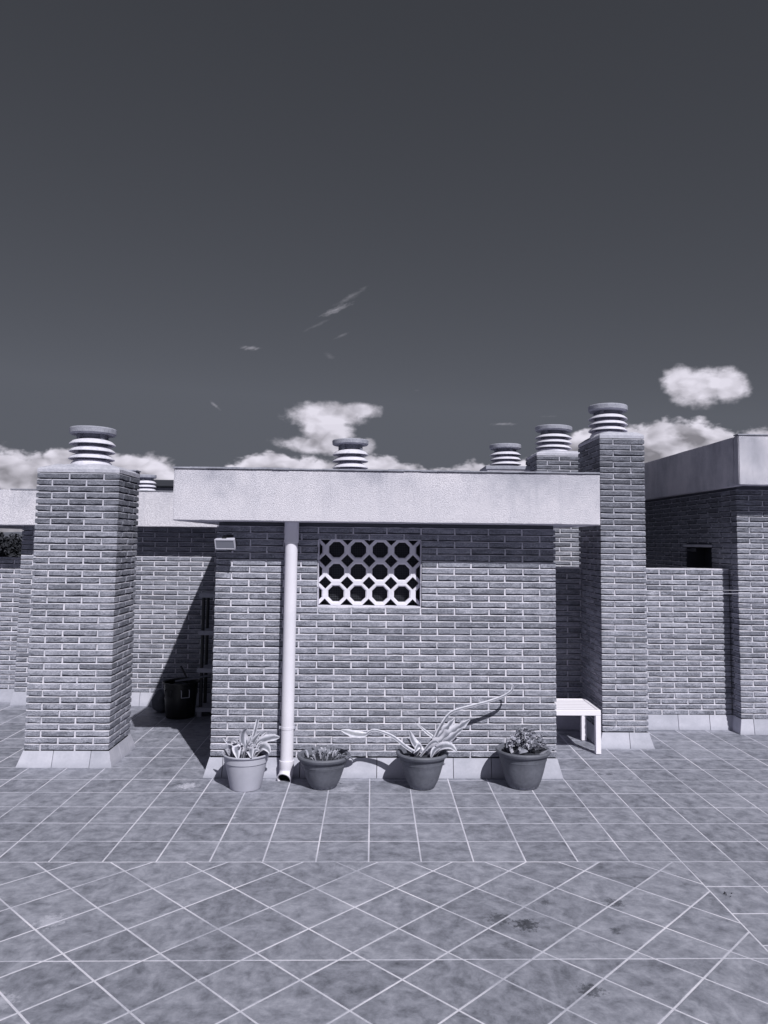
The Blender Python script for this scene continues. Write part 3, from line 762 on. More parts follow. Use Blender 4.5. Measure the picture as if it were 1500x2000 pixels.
# plinths that carry the two roof cowls and the far one
def plinth(label, x, y, w_, z0, z1):
    t = empty('roof_vent_plinth', (x, y, 0)); tag(t, label, 'vent plinth')
    box('body', -w_/2, w_/2, -w_/2, w_/2, z0, z1-.05, M_RENDER, t, .004); box('slab', -w_/2-.02, w_/2+.02, -w_/2-.02, w_/2+.02, z1-.05, z1, M_CONC, t, .006)
plinth('low pale plinth under the cowl above the hut window', -.29, 9.3+.42, .6, 2.60, 2.905)
cowl('ribbed concrete cowl rising alone over the middle of the hut roof', -.298, 9.72, 2.905, .228, .43, 0)
plinth('low pale plinth under the smallest roof cowl, left of the rear chimney', 1.862, 10.8, .60, 2.60, 3.115)
cowl('smallest ribbed cowl of the right group, on a low plinth at the roof edge', 1.866, 10.8, 3.10, .222, .345, 0)
plinth('plinth behind the left chimney carrying the far cowl', -4.57, 15.5, .6, 2.60, 2.95)
cowl('far ribbed cowl peeping out behind the right edge of the left chimney', -4.575, 15.5, 2.95, .21, .385, 0)

# low wall on the left
lw = empty('parapet_wall', (-5.6, 9.92, 0)); tag(lw, 'low brick parapet at the left edge of the photo, below the tree', 'wall')
box('core', -1.5, 1.19, c, .25, -.01, 1.775, M_DEEP_SHADE, lw)
q = []
for k in range(27): run_bricks(-7.1, 9.92, 0, 2.70, .165+k*PZ, BL if k % 2 else .14, q)
corner_building(lw, q, 250); skirting(lw, (-7.1, 9.92), (-4.43, 9.92), flare=.03)
box('coping', -1.5, 1.2, -.012, .27, 1.785, 1.80, M_CONC, lw, .003)

# ------------------------------------------------------------------ low wall between the chimney and the right building
YL = 8.66
mw = empty('low_brick_wall', (2.85, YL, 0)); tag(mw, 'chest-high brick wall running from the tall slender chimney to the right building', 'wall')
box('core', 1.655-2.85, 4.05-2.85, c, .24, -.01, 1.772, M_DEEP_SHADE, mw)
q = []
for k in range(27):
    z = .165+k*PZ
    run_bricks(1.66, YL, 0, 2.388, z, .23 if k % 2 else .08, q)
corner_building(mw, q, 298)
b = bmesh.new()
for k in range(16):
    xa = 1.655+k*.1495; add_box(b, xa-2.85, xa+.149-2.85, .002, .236, 1.7725, 1.784+rnd.uniform(-.003, .003))
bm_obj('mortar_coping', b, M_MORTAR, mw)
skirting(mw, (1.66, YL), (4.05, YL), flare=.03, start=.35, step=.355)

# ------------------------------------------------------------------ right building
rbld = empty('brick_building', (4.055, 8.46, 0)); tag(rbld, 'brick building at the right edge with a projecting white eave and a dark side wall', 'building')
bx, by_ = 4.055, 8.46
WY0, WY1, WZA, WZB = 9.12, 9.88, 1.40, 2.03
boxes('wall', [(c, 3.2, c, .25, -.01, 2.72), (c, .25, .25, WY0-by_, -.01, 2.72), (c, .25, WY1-by_, 4.2, -.01, 2.72), (c, .25, WY0-by_, WY1-by_, -.01, WZA), (c, .25, WY0-by_, WY1-by_, WZB+.02, 2.72)], M_DEEP_SHADE, rbld)
q = []
for k in range(42):
    z = .165+k*PZ; i = BD+.012
    if k % 2:
        q.append((bx, by_+BD/2, z+BH/2, -math.pi/2, BD, (False, False, 1)))
        run_bricks(bx, by_, 0, 3.2, z, BL, q)
        run_bricks(bx, by_+4.2, -math.pi/2, 4.2-i, z, .2, q, [(by_+4.2-WY1, by_+4.2-WY0, WZA, WZB+.03)])
    else:
        q.append((bx+BD/2, by_, z+BH/2, 0, BD, (False, False, 1)))
        run_bricks(bx+i, by_, 0, 3.06, z, BL, q, js=True)
        run_bricks(bx, by_+4.2, -math.pi/2, 4.2, z, .05+.06, q, [(by_+4.2-WY1, by_+4.2-WY0, WZA, WZB+.03)])
corner_building(rbld, q, 298)
skirting(rbld, (bx, by_), (bx+3.2, by_), flare=.03, m0=1, start=.13)
skirting(rbld, (bx, YL), (bx, by_), flare=.03, m1=1)
box('window_lintel', -.02, .12, WY0-by_-.03, WY1-by_+.03, WZB-.002, WZB+.03, M_SKIRT, rbld, .003)
box('window_recess', .24, .26, WY0-by_-.05, WY1-by_+.05, WZA-.05, WZB+.03, M_DARK, rbld)
FRX, FRY = 3.950, 8.16
fascia_box('fascia', FRX-bx, 3.6, FRY-by_, FRY+.12-by_, 2.705, 3.245, rbld)
fascia_box('side_fascia', FRX-bx, FRX+.1-bx, FRY+.121-by_, 4.6, 2.705, 3.242, rbld, nx=40)
box('soffit', FRX+.101-bx, 3.6, FRY+.121-by_, 4.6, 2.722, 2.76, M_SOFFIT, rbld)
box('roof_slab', FRX+.101-bx, 3.6, FRY+.121-by_, 4.6, 2.762, 3.20, M_SLAB, rbld)
boxes('roof_edge_flashing', [(FRX-bx-.006, 3.6, FRY-by_-.006, FRY-by_+.1, 3.250, 3.262)], M_FLASH, rbld)

# two thin wires across to the right building
for k, (z, sag) in enumerate(((1.566, .006), (1.530, .004))):
    tube('washing_line', [(3.66+.85*i, 8.34-.02*i, z-sag*math.sin(i/3*math.pi)) for i in range(4)], .0022, M_WIRE, None, 5)
    o = COL.objects[-1]; tag(o, 'upper of two thin wires stretched before the right building' if k == 0 else 'lower of two thin wires stretched before the right building', 'wire', 'wires before the right building')
pp = empty('line_post', (3.66, 8.42, 0))
bpy.data.objects.remove(pp)

# ------------------------------------------------------------------ downpipe
dp = empty('downpipe', (-.717, 6.805, 0)); tag(dp, 'white drainpipe on the hut wall left of the patterned window', 'drainpipe')
lathe('pipe', [(.055, .155), (.055, 2.03)], M_PVC, dp, 36)
lathe('collar', [(.0555, 2.03), (.063, 2.035), (.063, 2.2135), (.056, 2.2135)], M_PVC, dp, 36)
lathe('socket', [(.0555, .168), (.0635, .166), (.0635, .110), (.0615, .106), (.0615, .085), (.056, .083)], M_PVC, dp, 36)
def elbow():
    pts = []; rr = .078; n = 7
    for i in range(n+1):
        a = R(62)*i/n; pts.append(Vector((0, -rr*(1-math.cos(a)), .088-rr*math.sin(a))))
    vs, fs = [], []; seg = 32
    tv = []
    for i, p in enumerate(pts):
        t_ = (pts[min(i+1, n)]-pts[max(i-1, 0)]).normalized() if 0 < i < n else (Vector((0, 0, -1)) if i == 0 else Vector((0, -math.sin(R(62)), -math.cos(R(62)))))
        tv.append(t_)
    rings = [(pts[i], tv[i], .0600) for i in range(n+1)]
    rings += [(pts[-1]+tv[-1]*.006, tv[-1], .0635), (pts[-1]+tv[-1]*.022, tv[-1], .0635), (pts[-1]+tv[-1]*.022, tv[-1], .056)]
    rings += [(pts[i], tv[i], .0545) for i in range(n, -1, -1)]
    for (p, t_, r_) in rings:
        s_ = Vector((1, 0, 0)); u = t_.cross(s_).normalized()
        for k in range(seg): a = 2*math.pi*k/seg; vs.append(p+r_*(math.cos(a)*s_+math.sin(a)*u))
    for i in range(len(rings)-1):
        for k in range(seg): fs.append((i*seg+k, i*seg+(k+1) % seg, (i+1)*seg+(k+1) % seg, (i+1)*seg+k))
    return mesh_obj('outlet_elbow', vs, fs, [M_PVC, M_POST_PIPE_SHADE], dp, True, mi=[1 if i >= n+4 else 0 for i in range(len(rings)-1) for k in range(seg)])  # inner faces coloured dark to stand for the shade inside the pipe
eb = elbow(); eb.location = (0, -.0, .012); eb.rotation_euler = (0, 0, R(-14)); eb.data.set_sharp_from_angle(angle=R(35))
cl_ = lathe('clamp', [(.0552, .432), (.0582, .432), (.0582, .452), (.0552, .452)], M_PVC, dp, 32)
for sx in (-1, 1):
    cb = boxes('clamp_lug', [(sx*.064-.009, sx*.064+.009, -.006, .008, .430, .454)], M_STEEL, dp, .002)
    b = bmesh.new(); bmesh.ops.create_cone(b, cap_ends=True, segments=8, radius1=.006, radius2=.006, depth=.09, matrix=Matrix.Translation((sx*.066, .045, .442)) @ Matrix.Rotation(math.pi/2, 4, 'X')); bm_obj('screw', b, M_POST_PIPE_SHADE, dp)

# ------------------------------------------------------------------ floodlight
fl_ = empty('floodlight', (-1.275, 6.74, 2.035)); tag(fl_, 'small white floodlight with dangling cable high at the left corner of the hut wall', 'floodlight')
fl_.rotation_euler = (R(24), 0, R(-7)); fl_.scale = (.9, .9, .85)
b = bmesh.new(); vs = []
for (y, hw, z0_, z1_) in ((-.045, .098, -.058, .048), (.0, .090, -.05, .05), (.035, .05, -.03, .035)):
    vs.append([b.verts.new(q_) for q_ in ((-hw, y, z0_), (hw, y, z0_), (hw, y, z1_), (-hw, y, z1_))])
for a_, b_ in zip(vs, vs[1:]):
    for k in range(4): b.faces.new((a_[k], a_[(k+1) % 4], b_[(k+1) % 4], b_[k]))
b.faces.new(vs[0]); b.faces.new(vs[-1]); bmesh.ops.bevel(b, geom=b.edges[:], offset=.004, segments=2, affect='EDGES')
bm_obj('housing', b, M_LAMPB, fl_)
box('glass', -.086, .086, -.0505, -.046, -.047, .036, M_GLASS, fl_, .001)
boxes('rim', [(-.099, .099, -.054, -.044, .038, .05), (-.099, .099, -.054, -.044, -.06, -.049), (-.099, -.088, -.054, -.044, -.0485, .0375), (.088, .099, -.054, -.044, -.0485, .0375)], M_LAMPB, fl_, .001)
boxes('junction_box', [(-.03, .012, -.03, .02, .051, .066)], M_BLACK, fl_, .002)
boxes('bracket', [(-.03, -.022, .03, .12, -.012, .012), (.022, .03, .03, .12, -.012, .012), (-.032, .032, .12, .13, -.02, .02)], M_POST_PIPE_SHADE, fl_, .001)
tube('cable', [(-.07, .03, -.03), (-.062, .05, -.075), (-.03, .06, -.118), (.01, .07, -.135), (.05, .08, -.12), (.07, .10, -.08), (.05, .12, -.02)], .0042, M_CABLE, fl_, 6)

# ------------------------------------------------------------------ bench
bn = empty('bench', (1.975, 7.915, 0)); tag(bn, 'low white slatted metal bench in the alley beside the tall slender chimney', 'bench')
BX, BY, BZ = .285, .285, .425
for k in range(7):
    y0_ = -BY+.032+k*.0745; boxes('slat', [(-BX+.032, BX-.032, y0_, y0_+.066, BZ-.018, BZ-.004)], M_WMETAL, bn, .003)
boxes('frame', [(-BX, BX, -BY, -BY+.03, BZ-.052, BZ), (-BX, BX, BY-.03, BY, BZ-.052, BZ), (-BX, -BX+.03, -BY+.0305, BY-.0305, BZ-.052, BZ), (BX-.03, BX, -BY+.0305, BY-.0305, BZ-.052, BZ)], M_WMETAL, bn, .003)
for sx in (-1, 1):
    for sy in (-1, 1):
        xa = sx*(BX-.026); ya = sy*(BY-.026); boxes('leg', [(xa-.0255, xa+.0255, ya-.0255, ya+.0255, .004, BZ-.0535)], M_WMETAL, bn, .003)

# ------------------------------------------------------------------ alley things: bin, sticks, sack, shelves
bi = empty('rubbish_bin', (-2.215, 9.18, 0)); tag(bi, 'black plastic tub in the shade of the alley, filled with rubbish', 'bin')
lathe('tub', [(0, .004), (.158, .004), (.165, .015), (.192, .37), (.193, .385), (.212, .39), (.214, .402), (.205, .406), (.186, .395), (.158, .05), (0, .04)], M_BLACK, bi, 40)
lathe('fill', [(0, .36), (.08, .375), (.14, .35), (.183, .33)], M_SOIL, bi, 24, wob=.15)
for a in (-120, -62):
    h_ = tube('handle', [(-.045, -.186, .33), (-.045, -.206, .325), (-.045, -.206, .25), (.045, -.206, .25), (.045, -.206, .325), (.045, -.186, .33)], .005, M_WIRE if a == -62 else M_POST_PIPE_SHADE, bi, 6)
    h_.rotation_euler = (0, 0, R(a+90))
for nm, pts_, rr, lab in (('stick', [(-2.23, 9.2, .575), (-2.12, 9.16, .40), (-2.10, 9.15, .36)], .011, 'short dark stick poking up out of the black tub'),
                          ('wooden_board', [(-2.26, 9.08, .418), (-2.05, 9.12, .447), (-1.90, 9.2, .468)], .012, 'pale thin board lying across the rim of the black tub')):
    o = tube(nm, pts_, rr, M_STICK if nm != 'stick' else M_POST_PIPE_SHADE, None, 6); tag(o, lab, 'board' if nm != 'stick' else 'stick')
b = bmesh.new(); bmesh.ops.create_icosphere(b, subdivisions=3, radius=1)
for v in b.verts:
    k = 1+.22*noise.noise(v.co*1.8+Vector((5, 1, 2)))+.08*noise.noise(v.co*5)
    v.co = Vector((v.co.x*.105*k, v.co.y*.10*k, max(-.118, v.co.z*.135*k)+.12))
sk = bm_obj('rubbish_sack', b, M_SACK, None, True); sk.location = (-2.50, 9.42, 0); tag(sk, 'crumpled grey sack on the floor to the left of the black tub', 'sack')
sh = empty('shelf_unit', (-1.72, 9.3, 0)); tag(sh, 'grey-shelved rack with dark posts, mostly hidden behind the hut corner', 'shelves')
for z in (.085, .533, .965, 1.40): boxes('shelf', [(-.31, .31, -.16, .16, z-.025, z+.025)], M_PLANK, sh, .003)
for z0_, z1_ in ((.111, .507), (.559, .939), (.991, 1.374)):
    for (px_, py_) in ((-.262, -.12), (-.262, .12), (.262, -.12), (.262, .12)):
        lathe('post', [(.021, z0_), (.021, z1_)], M_POST_PIPE_SHADE, sh, 14, loc=(px_, py_, 0))
for (px_, py_) in ((-.27, -.12), (-.27, .12), (.27, -.12), (.27, .12)): boxes('foot', [(px_-.025, px_+.025, py_-.025, py_+.025, .003, .059)], M_PLANK, sh)

# ------------------------------------------------------------------ pots and plants
def pot(label, x, y, Rr, Rb, H, m, style, grp='planted pots in front of the hut'):
    t = empty('flower_pot', (x, y, 0), rnd.uniform(0, 6)); tag(t, label, 'flower pot', grp)
    if style == 'pale':
        prof = [(0, .003), (Rb-.004, .003), (Rb, .012), (Rr*.86, H-.075), (Rr*.895, H-.072), (Rr*.925, H-.016), (Rr*.99, H-.014), (Rr, H-.006), (Rr*.985, H), (Rr*.94, H-.002), (Rr*.90, H-.04), (Rr*.86, H-.06), (0, H-.06)]
    else:
        d = Rr-Rb
        prof = [(0, .003), (Rb-.008, .003), (Rb, .010), (Rb+d*.22, H*.2), (Rb+d*.40, H*.40), (Rb+d*.52, H*.56), (Rb+d*.60, H-.098), (Rb+d*.62, H-.094), (Rb+d*.62, H-.088), (Rb+d*.66, H-.086),
                (Rb+d*.70, H-.060), (Rb+d*.72, H-.056), (Rb+d*.71, H-.050), (Rb+d*.76, H-.046), (Rb+d*.80, H-.034), (Rb+d*.93, H-.032), (Rr-.002, H-.022), (Rr, H-.012), (Rr-.006, H-.002), (Rr-.018, H), (Rr-.032, H-.006), (Rr-.040, H-.03), (Rr-.05, H-.06), (0, H-.06)]
    lathe('pot_body', prof, m, t, 64, angle=28, wob=.004)
    lathe('soil', [(0, H-.038), (.08, H-.03), (Rr-.045, H-.045), (Rr-.035, H-.06)], M_SOIL, t, 32, wob=.03)
    return t
pot('pale grey flower pot holding a pale leafy plant, left of the drainpipe', -1.032, 6.60, .201, .128, .292, M_POTL, 'pale')
pot('dark flower pot with dried stubs right of the drainpipe', -.388, 6.625, .226, .108, .270, M_POT, 'dark')
pot('dark flower pot with long strap leaves sprawling left and right', .440, 6.625, .222, .108, .294, M_POT, 'dark')
pot('dark flower pot with a bushy little succulent, nearest the bench', 1.300, 6.655, .233, .130, .312, M_POT, 'dark')

def bez(pts, n):
    P_ = [Vector(p) for p in pts]; P_ = [P_[0]*2-P_[1]]+P_+[P_[-1]*2-P_[-2]]; out = []
    m = len(P_)-3
    for i in range(n+1):
        t = i/n*m; k = min(int(t), m-1); u = t-k; a, b_, c_, d = P_[k:k+4]
        out.append(.5*((2*b_)+(c_-a)*u+(2*a-5*b_+4*c_-d)*u*u+(3*b_-a-3*c_+d)*u**3))
    return out
def leaf(name, pts, wmax, mat_, parent, face=(0, -.35, 1), n=14, prof=None, chan=.25, th=.0035, twist=0, tip=.04, wob=0):
    """strap leaf along a curve: 5 verts across, channelled, with thickness"""
    C_ = bez(pts, n); vs, fs, uv = [], [], []; face = Vector(face).normalized(); cols = 7
    for i, p in enumerate(C_):
        t = (C_[min(i+1, n)]-C_[max(i-1, 0)]).normalized(); f = i/n
        wd = (prof(f) if prof else max(tip, min(1, .55+1.1*f) * (1-max(0, (f-.5)/.5)**2.2)))*wmax/2
        nn = (face-t*face.dot(t)).normalized(); s_ = t.cross(nn).normalized()
        if twist: 
            rot = Matrix.Rotation(twist*f, 3, t); nn = rot @ nn; s_ = rot @ s_
        for side in (1, -1):
            for k in range(cols):
                x = (k/(cols-1))*2-1
                off = nn*(chan*wd*(abs(x)**1.6)+side*th*(1-x*x*.85)/2+wob*wd*math.sin(f*17+x*2)*abs(x))
                vs.append(p+s_*x*wd+off-parent.location); uv.append((k/(cols-1), f))
    r_ = 2*cols
    for i in range(n):
        for sd_ in (0, 1):
            o_ = sd_*cols
            for k in range(cols-1):
                q_ = (i*r_+o_+k, i*r_+o_+k+1, (i+1)*r_+o_+k+1, (i+1)*r_+o_+k); fs.append(q_ if sd_ else q_[::-1])
        for k0, k1 in ((0, cols), (2*cols-1, cols-1)):
            fs.append((i*r_+k0, i*r_+k1, (i+1)*r_+k1, (i+1)*r_+k0))
    fs.append(tuple(range(cols))+tuple(range(2*cols-1, cols-1, -1)))
    e_ = n*r_; fs.append((tuple(e_+k for k in range(cols))+tuple(e_+k for k in range(2*cols-1, cols-1, -1)))[::-1])
    o = mesh_obj(name, vs, fs, mat_, parent, True); me = o.data; ul = me.uv_layers.new(name='UVMap')
    for lp in me.loops: ul.data[lp.index].uv = uv[lp.vertex_index]
    me.set_sharp_from_angle(angle=R(60)); return o
# sprawling agave
ag = empty('agave_plant', (.47, 6.63, .25)); tag(ag, 'sprawling striped agave with long leaves reaching left and up right along the wall', 'plant')
lf = lambda *a, **k: leaf('leaf', a[0], a[1], M_AGAVE, ag, **k)
lf([(0.40, 6.63, .262), (0.30, 6.62, 0.325), (0.20, 6.61, 0.405), (0.10, 6.60, 0.452), (0.02, 6.59, 0.470), (-.040, 6.59, 0.436)], .050, face=(.3, -.6, 1), n=20, prof=lambda f: 1-.55*f, chan=.35)
lf([(-.028, 6.59, 0.440), (-.07, 6.585, .436), (-.14, 6.58, 0.444), (-.20, 6.58, .462), (-.250, 6.585, 0.474)], .062, face=(-.2, -.75, .6), n=14, prof=lambda f: max(.06, math.sin(math.pi*(.12+.86*f))**.8), chan=.2)
lf([(0.50, 6.66, 0.262), (0.568, 6.68, 0.417), (0.623, 6.68, 0.518), (0.699, 6.69, 0.601), (0.845, 6.70, 0.645), (0.998, 6.71, 0.682), (1.138, 6.72, 0.728), (1.215, 6.72, 0.778), (1.228, 6.74, 0.82), (1.205, 6.74, .835)], .036, face=(-.5, -.7, .8), n=34, prof=lambda f: max(.12, 1-.35*f if f < .75 else .74-(f-.75)*2.2), chan=.5)
lf([(0.50, 6.62, 0.262), (0.612, 6.585, 0.385), (0.722, 6.57, 0.482), (0.834, 6.555, 0.572)], .12, face=(-.55, -.9, .75), n=30, prof=lambda f: max(.10, math.sin(math.pi*(.2+.76*f))*(1+.16*math.sin(f*31)+.10*math.sin(f*53+1))), chan=.22, wob=.16)
lf([(0.51, 6.60, 0.265), (0.60, 6.56, 0.350), (0.69, 6.53, .440), (0.765, 6.52, 0.505)], .07, face=(-.3, -.9, .8), n=24, prof=lambda f: max(.12, math.sin(math.pi*(.25+.66*f))*(1+.18*math.sin(f*27+2))), chan=.3, wob=.2)
lf([(0.48, 6.66, 0.262), (0.605, 6.69, 0.405), (0.665, 6.70, 0.478), (0.722, 6.71, 0.545)], .085, face=(-.55, -.9, .6), n=24, prof=lambda f: max(.10, math.sin(math.pi*(.2+.76*f))*(1+.2*math.sin(f*25))), chan=.22, wob=.15)
lf([(0.50, 6.58, 0.265), (0.580, 6.53, 0.350), (0.66, 6.50, 0.368), (0.715, 6.475, 0.33)], .085, face=(0, -.7, 1), n=12, prof=lambda f: max(.10, math.sin(math.pi*(.2+.76*f))), chan=.2)
lf([(0.51, 6.60, 0.265), (0.62, 6.60, 0.350), (0.70, 6.60, .395), (0.775, 6.61, 0.408)], .05, face=(-.2, -.7, 1), n=12)
lf([(0.45, 6.68, 0.262), (0.365, 6.71, 0.345), (0.333, 6.72, 0.435)], .085, face=(.9, -.8, .4), n=10, prof=lambda f: max(.15, math.sin(math.pi*(.2+.72*f))), chan=.4)
lf([(0.49, 6.68, 0.262), (0.545, 6.71, 0.365), (0.48, 6.73, 0.425), (0.382, 6.74, 0.507)], .030, face=(.3, -.8, .4), n=12)
lf([(0.42, 6.58, 0.262), (0.50, 6.56, 0.365), (0.545, 6.54, 0.394), (.57, 6.52, .38)], .04, face=(-.6, -.7, .6), n=10)
lf([(0.38, 6.60, 0.262), (0.415, 6.56, 0.335), (0.40, 6.53, 0.36), (.36, 6.50, .31)], .055, face=(.6, -.7, .6), n=10)
lf([(0.55, 6.56, 0.262), (0.565, 6.53, 0.34), (0.53, 6.50, 0.33), (.50, 6.47, .275)], .06, face=(-.6, -.7, .6), n=10)
lf([(0.52, 6.66, 0.262), (0.60, 6.66, 0.36), (0.66, 6.67, 0.43)], .04, face=(-.6, -.7, .6), n=10)
# leafy plant in the pale pot
ap = empty('agave_plant', (-1.03, 6.6, .25)); tag(ap, 'small bright plant of thick folded leaves in the pale grey pot', 'plant')
lp_ = lambda p, w_, **k: leaf('leaf', p, w_, M_AGAVE, ap, **k)
S_ = lambda f: max(.16, math.sin(math.pi*(.22+.72*f)))
lp_([(-1.004, 6.6, .26), (-.992, 6.62, .356), (-.969, 6.64, .452), (-.952, 6.66, .540)], .042, face=(-.4, -1, .2), n=10, prof=lambda f: .95-.2*f)
lp_([(-.99, 6.58, .265), (-.93, 6.56, .372), (-.84, 6.55, .412), (-.752, 6.535, .425)], .074, face=(-.3, -.8, .9), n=12, prof=lambda f: max(.2, min(1, .5+f)*(1-max(0, f-.8)*4)), chan=.15, wob=.15)
lp_([(-1.03, 6.62, .26), (-1.075, 6.63, .365), (-1.07, 6.63, .44), (-1.035, 6.62, .478)], .075, face=(.8, -.8, .3), n=10, prof=S_, chan=.4)
lp_([(-1.012, 6.58, .262), (-.975, 6.57, .375), (-.914, 6.56, .456)], .062, face=(-.5, -.9, .5), n=10, prof=S_)
lp_([(-.981, 6.6, .262), (-.918, 6.61, .379), (-.870, 6.62, .446)], .05, face=(-.5, -.9, .5), n=10, prof=S_)
lp_([(-1.09, 6.58, .262), (-1.157, 6.56, .349), (-1.222, 6.55, .412)], .03, face=(.3, -.9, .6), n=10, prof=S_)
lp_([(-1.049, 6.55, .262), (-1.09, 6.50, .345), (-1.085, 6.44, .335), (-1.07, 6.41, .285)], .08, face=(0, -.8, .8), n=10, prof=S_, chan=.2)
lp_([(-.964, 6.56, .262), (-.895, 6.52, .352), (-.845, 6.48, .352), (-.82, 6.46, .32)], .075, face=(-.1, -.8, .8), n=10, prof=S_)
lp_([(-1.0, 6.53, .262), (-.985, 6.47, .335), (-.97, 6.43, .33), (-.96, 6.40, .295)], .07, face=(-.1, -.9, .8), n=10, prof=S_)
for k in range(52):
    a = rnd.uniform(0, 6.28); r0 = rnd.uniform(.02, .12); r1 = r0+rnd.uniform(.03, .09); z1 = rnd.uniform(.31, .42)
    p0 = (-1.04+r0*math.cos(a), 6.59+r0*math.sin(a), .255); p2 = (-1.04+r1*math.cos(a+.3), 6.59+r1*math.sin(a+.3), z1)
    p1 = ((p0[0]*.6+p2[0]*.4), (p0[1]*.6+p2[1]*.4), z1*.7+.09)
    lp_([p0, p1, p2], rnd.uniform(.014, .05), face=(rnd.uniform(-1, 1), -.8, .7), n=6, prof=S_, twist=rnd.uniform(-.8, .8))
# dried stubs
dr = empty('withered_plant', (-.388, 6.625, .23)); tag(dr, 'low withered stubs and blades in the dark pot right of the drainpipe', 'plant')
for k in range(60):
    a = rnd.uniform(0, 6.28); r0 = rnd.uniform(.0, .15); l_ = rnd.uniform(.03, .085); z1 = .235+rnd.uniform(.02, .085)
    p0 = (-.388+r0*math.cos(a), 6.625+r0*math.sin(a), .226); a2 = a+rnd.uniform(-1, 1)
    p2 = (p0[0]+l_*math.cos(a2)*.6, p0[1]+l_*math.sin(a2)*.6, z1)
    leaf('leaf', [p0, ((p0[0]+p2[0])/2, (p0[1]+p2[1])/2, z1*.7+.08), p2], rnd.uniform(.006, .02), M_DRY, dr, face=(rnd.uniform(-1, 1), -.8, .5), n=4, prof=S_, th=.002)
for pts_ in ([(-.30, 6.55, .24), (-.24, 6.5, .285), (-.17, 6.47, .29), (-.13, 6.46, .262)], [(-.2, 6.48, .285), (-.15, 6.47, .275), (-.145, 6.46, .25)], [(-.32, 6.56, .24), (-.28, 6.54, .30), (-.25, 6.55, .325)]):
    tube('stem', [Vector(p)-dr.location for p in bez(pts_, 8)], .004, M_DRY, dr, 5)
# bushy succulent
su = empty('succulent_plant', (1.335, 6.67, .27)); tag(su, 'dense bushy succulent of tiny rosette leaves in the pot nearest the bench', 'plant')
for k in range(9):
    a = rnd.uniform(0, 6.28); r_ = rnd.uniform(.03, .12)
    e_ = Vector((r_*math.cos(a), r_*.7*math.sin(a), rnd.uniform(.08, .15))); tube('stem', [(e_.x*.4, e_.y*.4, -.01), e_*.6, e_], [.007, .006, .004], M_DRY, su, 6)
rosm = []
for var in range(4):
    b = bmesh.new(); rv = random.Random(var)
    for lay in range(3):
        for q_ in range(6):
            a = q_*math.pi/3+lay*.5+rv.uniform(-.2, .2); tl = .35+.42*lay; L_ = .026-.005*lay; wv = .010
            d_ = Vector((math.cos(a)*math.cos(tl), math.sin(a)*math.cos(tl), math.sin(tl))); s_ = Vector((-math.sin(a), math.cos(a), 0)); u_ = d_.cross(s_)
            V = [b.verts.new(d_*.003), b.verts.new(d_*L_*.65+s_*wv*.7-u_*.002), b.verts.new(d_*L_), b.verts.new(d_*L_*.65-s_*wv*.7-u_*.002), b.verts.new(d_*L_*.6+u_*.0035)]
            for f_ in ((0, 1, 4), (1, 2, 4), (2, 3, 4), (3, 0, 4), (0, 3, 2, 1)): b.faces.new([V[i] for i in f_])
    bmesh.ops.recalc_face_normals(b, faces=b.faces); me = bpy.data.meshes.new('rosette'); b.to_mesh(me); b.free(); me.materials.append(M_SUCC); rosm.append(me)
for k in range(150):
    a = rnd.uniform(0, 6.28); ph = math.acos(rnd.uniform(0, 1)); q_ = rnd.uniform(.78, 1.06)
    p = Vector((.158*q_*math.sin(ph)*math.cos(a), .12*q_*math.sin(ph)*math.sin(a), .055+.135*q_*math.cos(ph)+.018*noise.noise(Vector((a, ph*3, 1)))))
    o = bpy.data.objects.new('rosette', rosm[k % 4]); o.parent = su; o.location = p; o.scale = [rnd.uniform(.6, 1.15)]*3
    o.rotation_euler = (rnd.uniform(-.6, .6)-math.sin(a)*ph*.6, rnd.uniform(-.6, .6)+math.cos(a)*ph*.6, rnd.uniform(0, 6)); link(o)
for pts_, w_ in (([(-.12, -.02, .0), (-.155, -.05, .055), (-.16, -.07, .075)], .05), ([(-.10, -.08, .0), (-.08, -.12, .045), (-.02, -.14, .05)], .06), ([(.10, -.05, .0), (.17, -.09, .04), (.20, -.10, .065)], .03), ([(-.15, 0, .0), (-.16, -.02, .07), (-.13, -.04, .09)], .045)):
    leaf('leaf', [Vector(p)+su.location for p in pts_], w_, M_SUCC, su, face=(0, -.7, .7), n=8, prof=S_)

# tufts of debris by the hut corner and a dry leaf on the floor
def tuft(label, x, y, n_, s_, m, cat, name):
    vs, fs = [], []
    for k in range(n_):
        a = rnd.uniform(0, 6.28); r_ = rnd.uniform(0, s_); p = Vector((r_*math.cos(a), r_*math.sin(a), .002)); h_ = rnd.uniform(.3, 1)*s_*.5
        d_ = Vector((rnd.uniform(-1, 1), rnd.uniform(-1, 1), 0)).normalized()*s_*.3; i = len(vs)
        vs += [p, p+d_, p+d_*.6+Vector((d_.y*.4, -d_.x*.4, h_)), p+Vector((-d_.y*.3, d_.x*.3, h_*.5))]; fs += [(i, i+1, i+2), (i, i+2, i+3), (i, i+3, i+1), (i+1, i+3, i+2)]
    tag(mesh_obj(name, vs, fs, m, None, loc=(x, y, .001)), label, cat)
tuft('dark dry leaf lying alone on the tiles at the right foreground', 2.112, 4.639, 7, .030, M_DEBRIS, 'leaf', 'dry_leaf')
tuft('small clump of dry weeds at the right foot of the hut wall', 1.735, 7.35, 26, .05, M_DRY, 'weeds', 'weed_tuft')

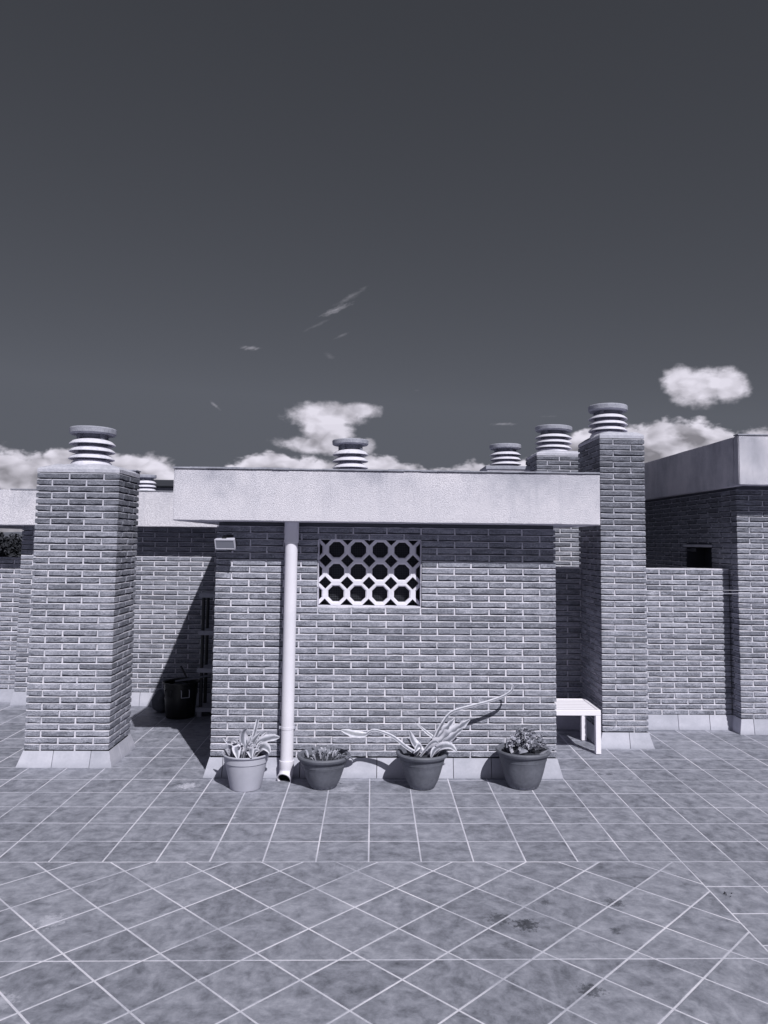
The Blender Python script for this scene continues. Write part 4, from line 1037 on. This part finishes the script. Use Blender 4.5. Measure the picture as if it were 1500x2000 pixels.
# ------------------------------------------------------------------ beyond the terrace: tree, far building
tr = empty('tree', (-12.0, 25, -12)); tag(tr, 'dark leafy tree at the left edge behind the brick parapet', 'tree')
tube('trunk', [(0, 0, 0), (.1, 0, 4), (-.1, .1, 8), (.1, 0, 11.5)], [.38, .3, .24, .15], M_TRUNK, tr, 10)
for k in range(7):
    a = k*.9; tube('limb', [(0, 0, 8.5+.3*k), (.6*math.cos(a), .6*math.sin(a), 10+.3*k), (1.5*math.cos(a), 1.5*math.sin(a), 11.2+.25*k)], [.12, .08, .03], M_TRUNK, tr, 6)
vs, fs = [], []
cl3 = [(rnd.gauss(.1, .8), rnd.gauss(0, .8), 12.95+rnd.gauss(0, .8), rnd.uniform(.45, .7)) for _ in range(46)]
cl3 = [q_ for q_ in cl3 if q_[2]+q_[3] < 14.35 and q_[0]+q_[3] < 1.0]
for (x_, y_, z_, r_) in cl3:
    for k in range(900):
        d_ = Vector((rnd.gauss(0, 1), rnd.gauss(0, 1), rnd.gauss(0, 1))).normalized()*r_*rnd.uniform(.5, 1.1)
        p = Vector((x_, y_, z_))+d_; a_ = Vector((rnd.uniform(-1, 1), rnd.uniform(-1, 1), rnd.uniform(-1, 1))).normalized()*.07; b_ = a_.cross(Vector((rnd.uniform(-1, 1), rnd.uniform(-1, 1), 1))).normalized()*.04
        i = len(vs); vs += [p-a_, p+b_, p+a_, p-b_]; fs.append((i, i+1, i+2, i+3))
mesh_obj('crown', vs, fs, M_LEAFT, tr, fix=False)
fb_ = empty('distant_building', (-6.9, 22, 0)); tag(fb_, 'far building with a flat dark roof glimpsed between the left chimney and the hut eave', 'building')
box('wall', -1.2, 1.6, 0, 5, -12, 3.52, M_CARP, fb_); box('roof', -1.35, 1.75, -.35, 5.2, 3.525, 3.72, M_DROOF, fb_, .03)
box('window', .3, .95, -.02, .05, 3.29, 3.36, M_DROOF, fb_); box('roof_ridge', -.6, 1.2, .8, 4.4, 3.722, 3.80, M_CARP, fb_, .02)
hb = empty('distant_building', (-14.6, 34, 0)); tag(hb, 'sliver of a pale far building beside the tree at the left edge', 'building')
box('wall', -2.2, -.85, 0, 5, -12, 1.35, M_COWL, hb); box('roof', -2.3, -.75, -.1, 5.1, 1.352, 1.46, M_CARP, hb)
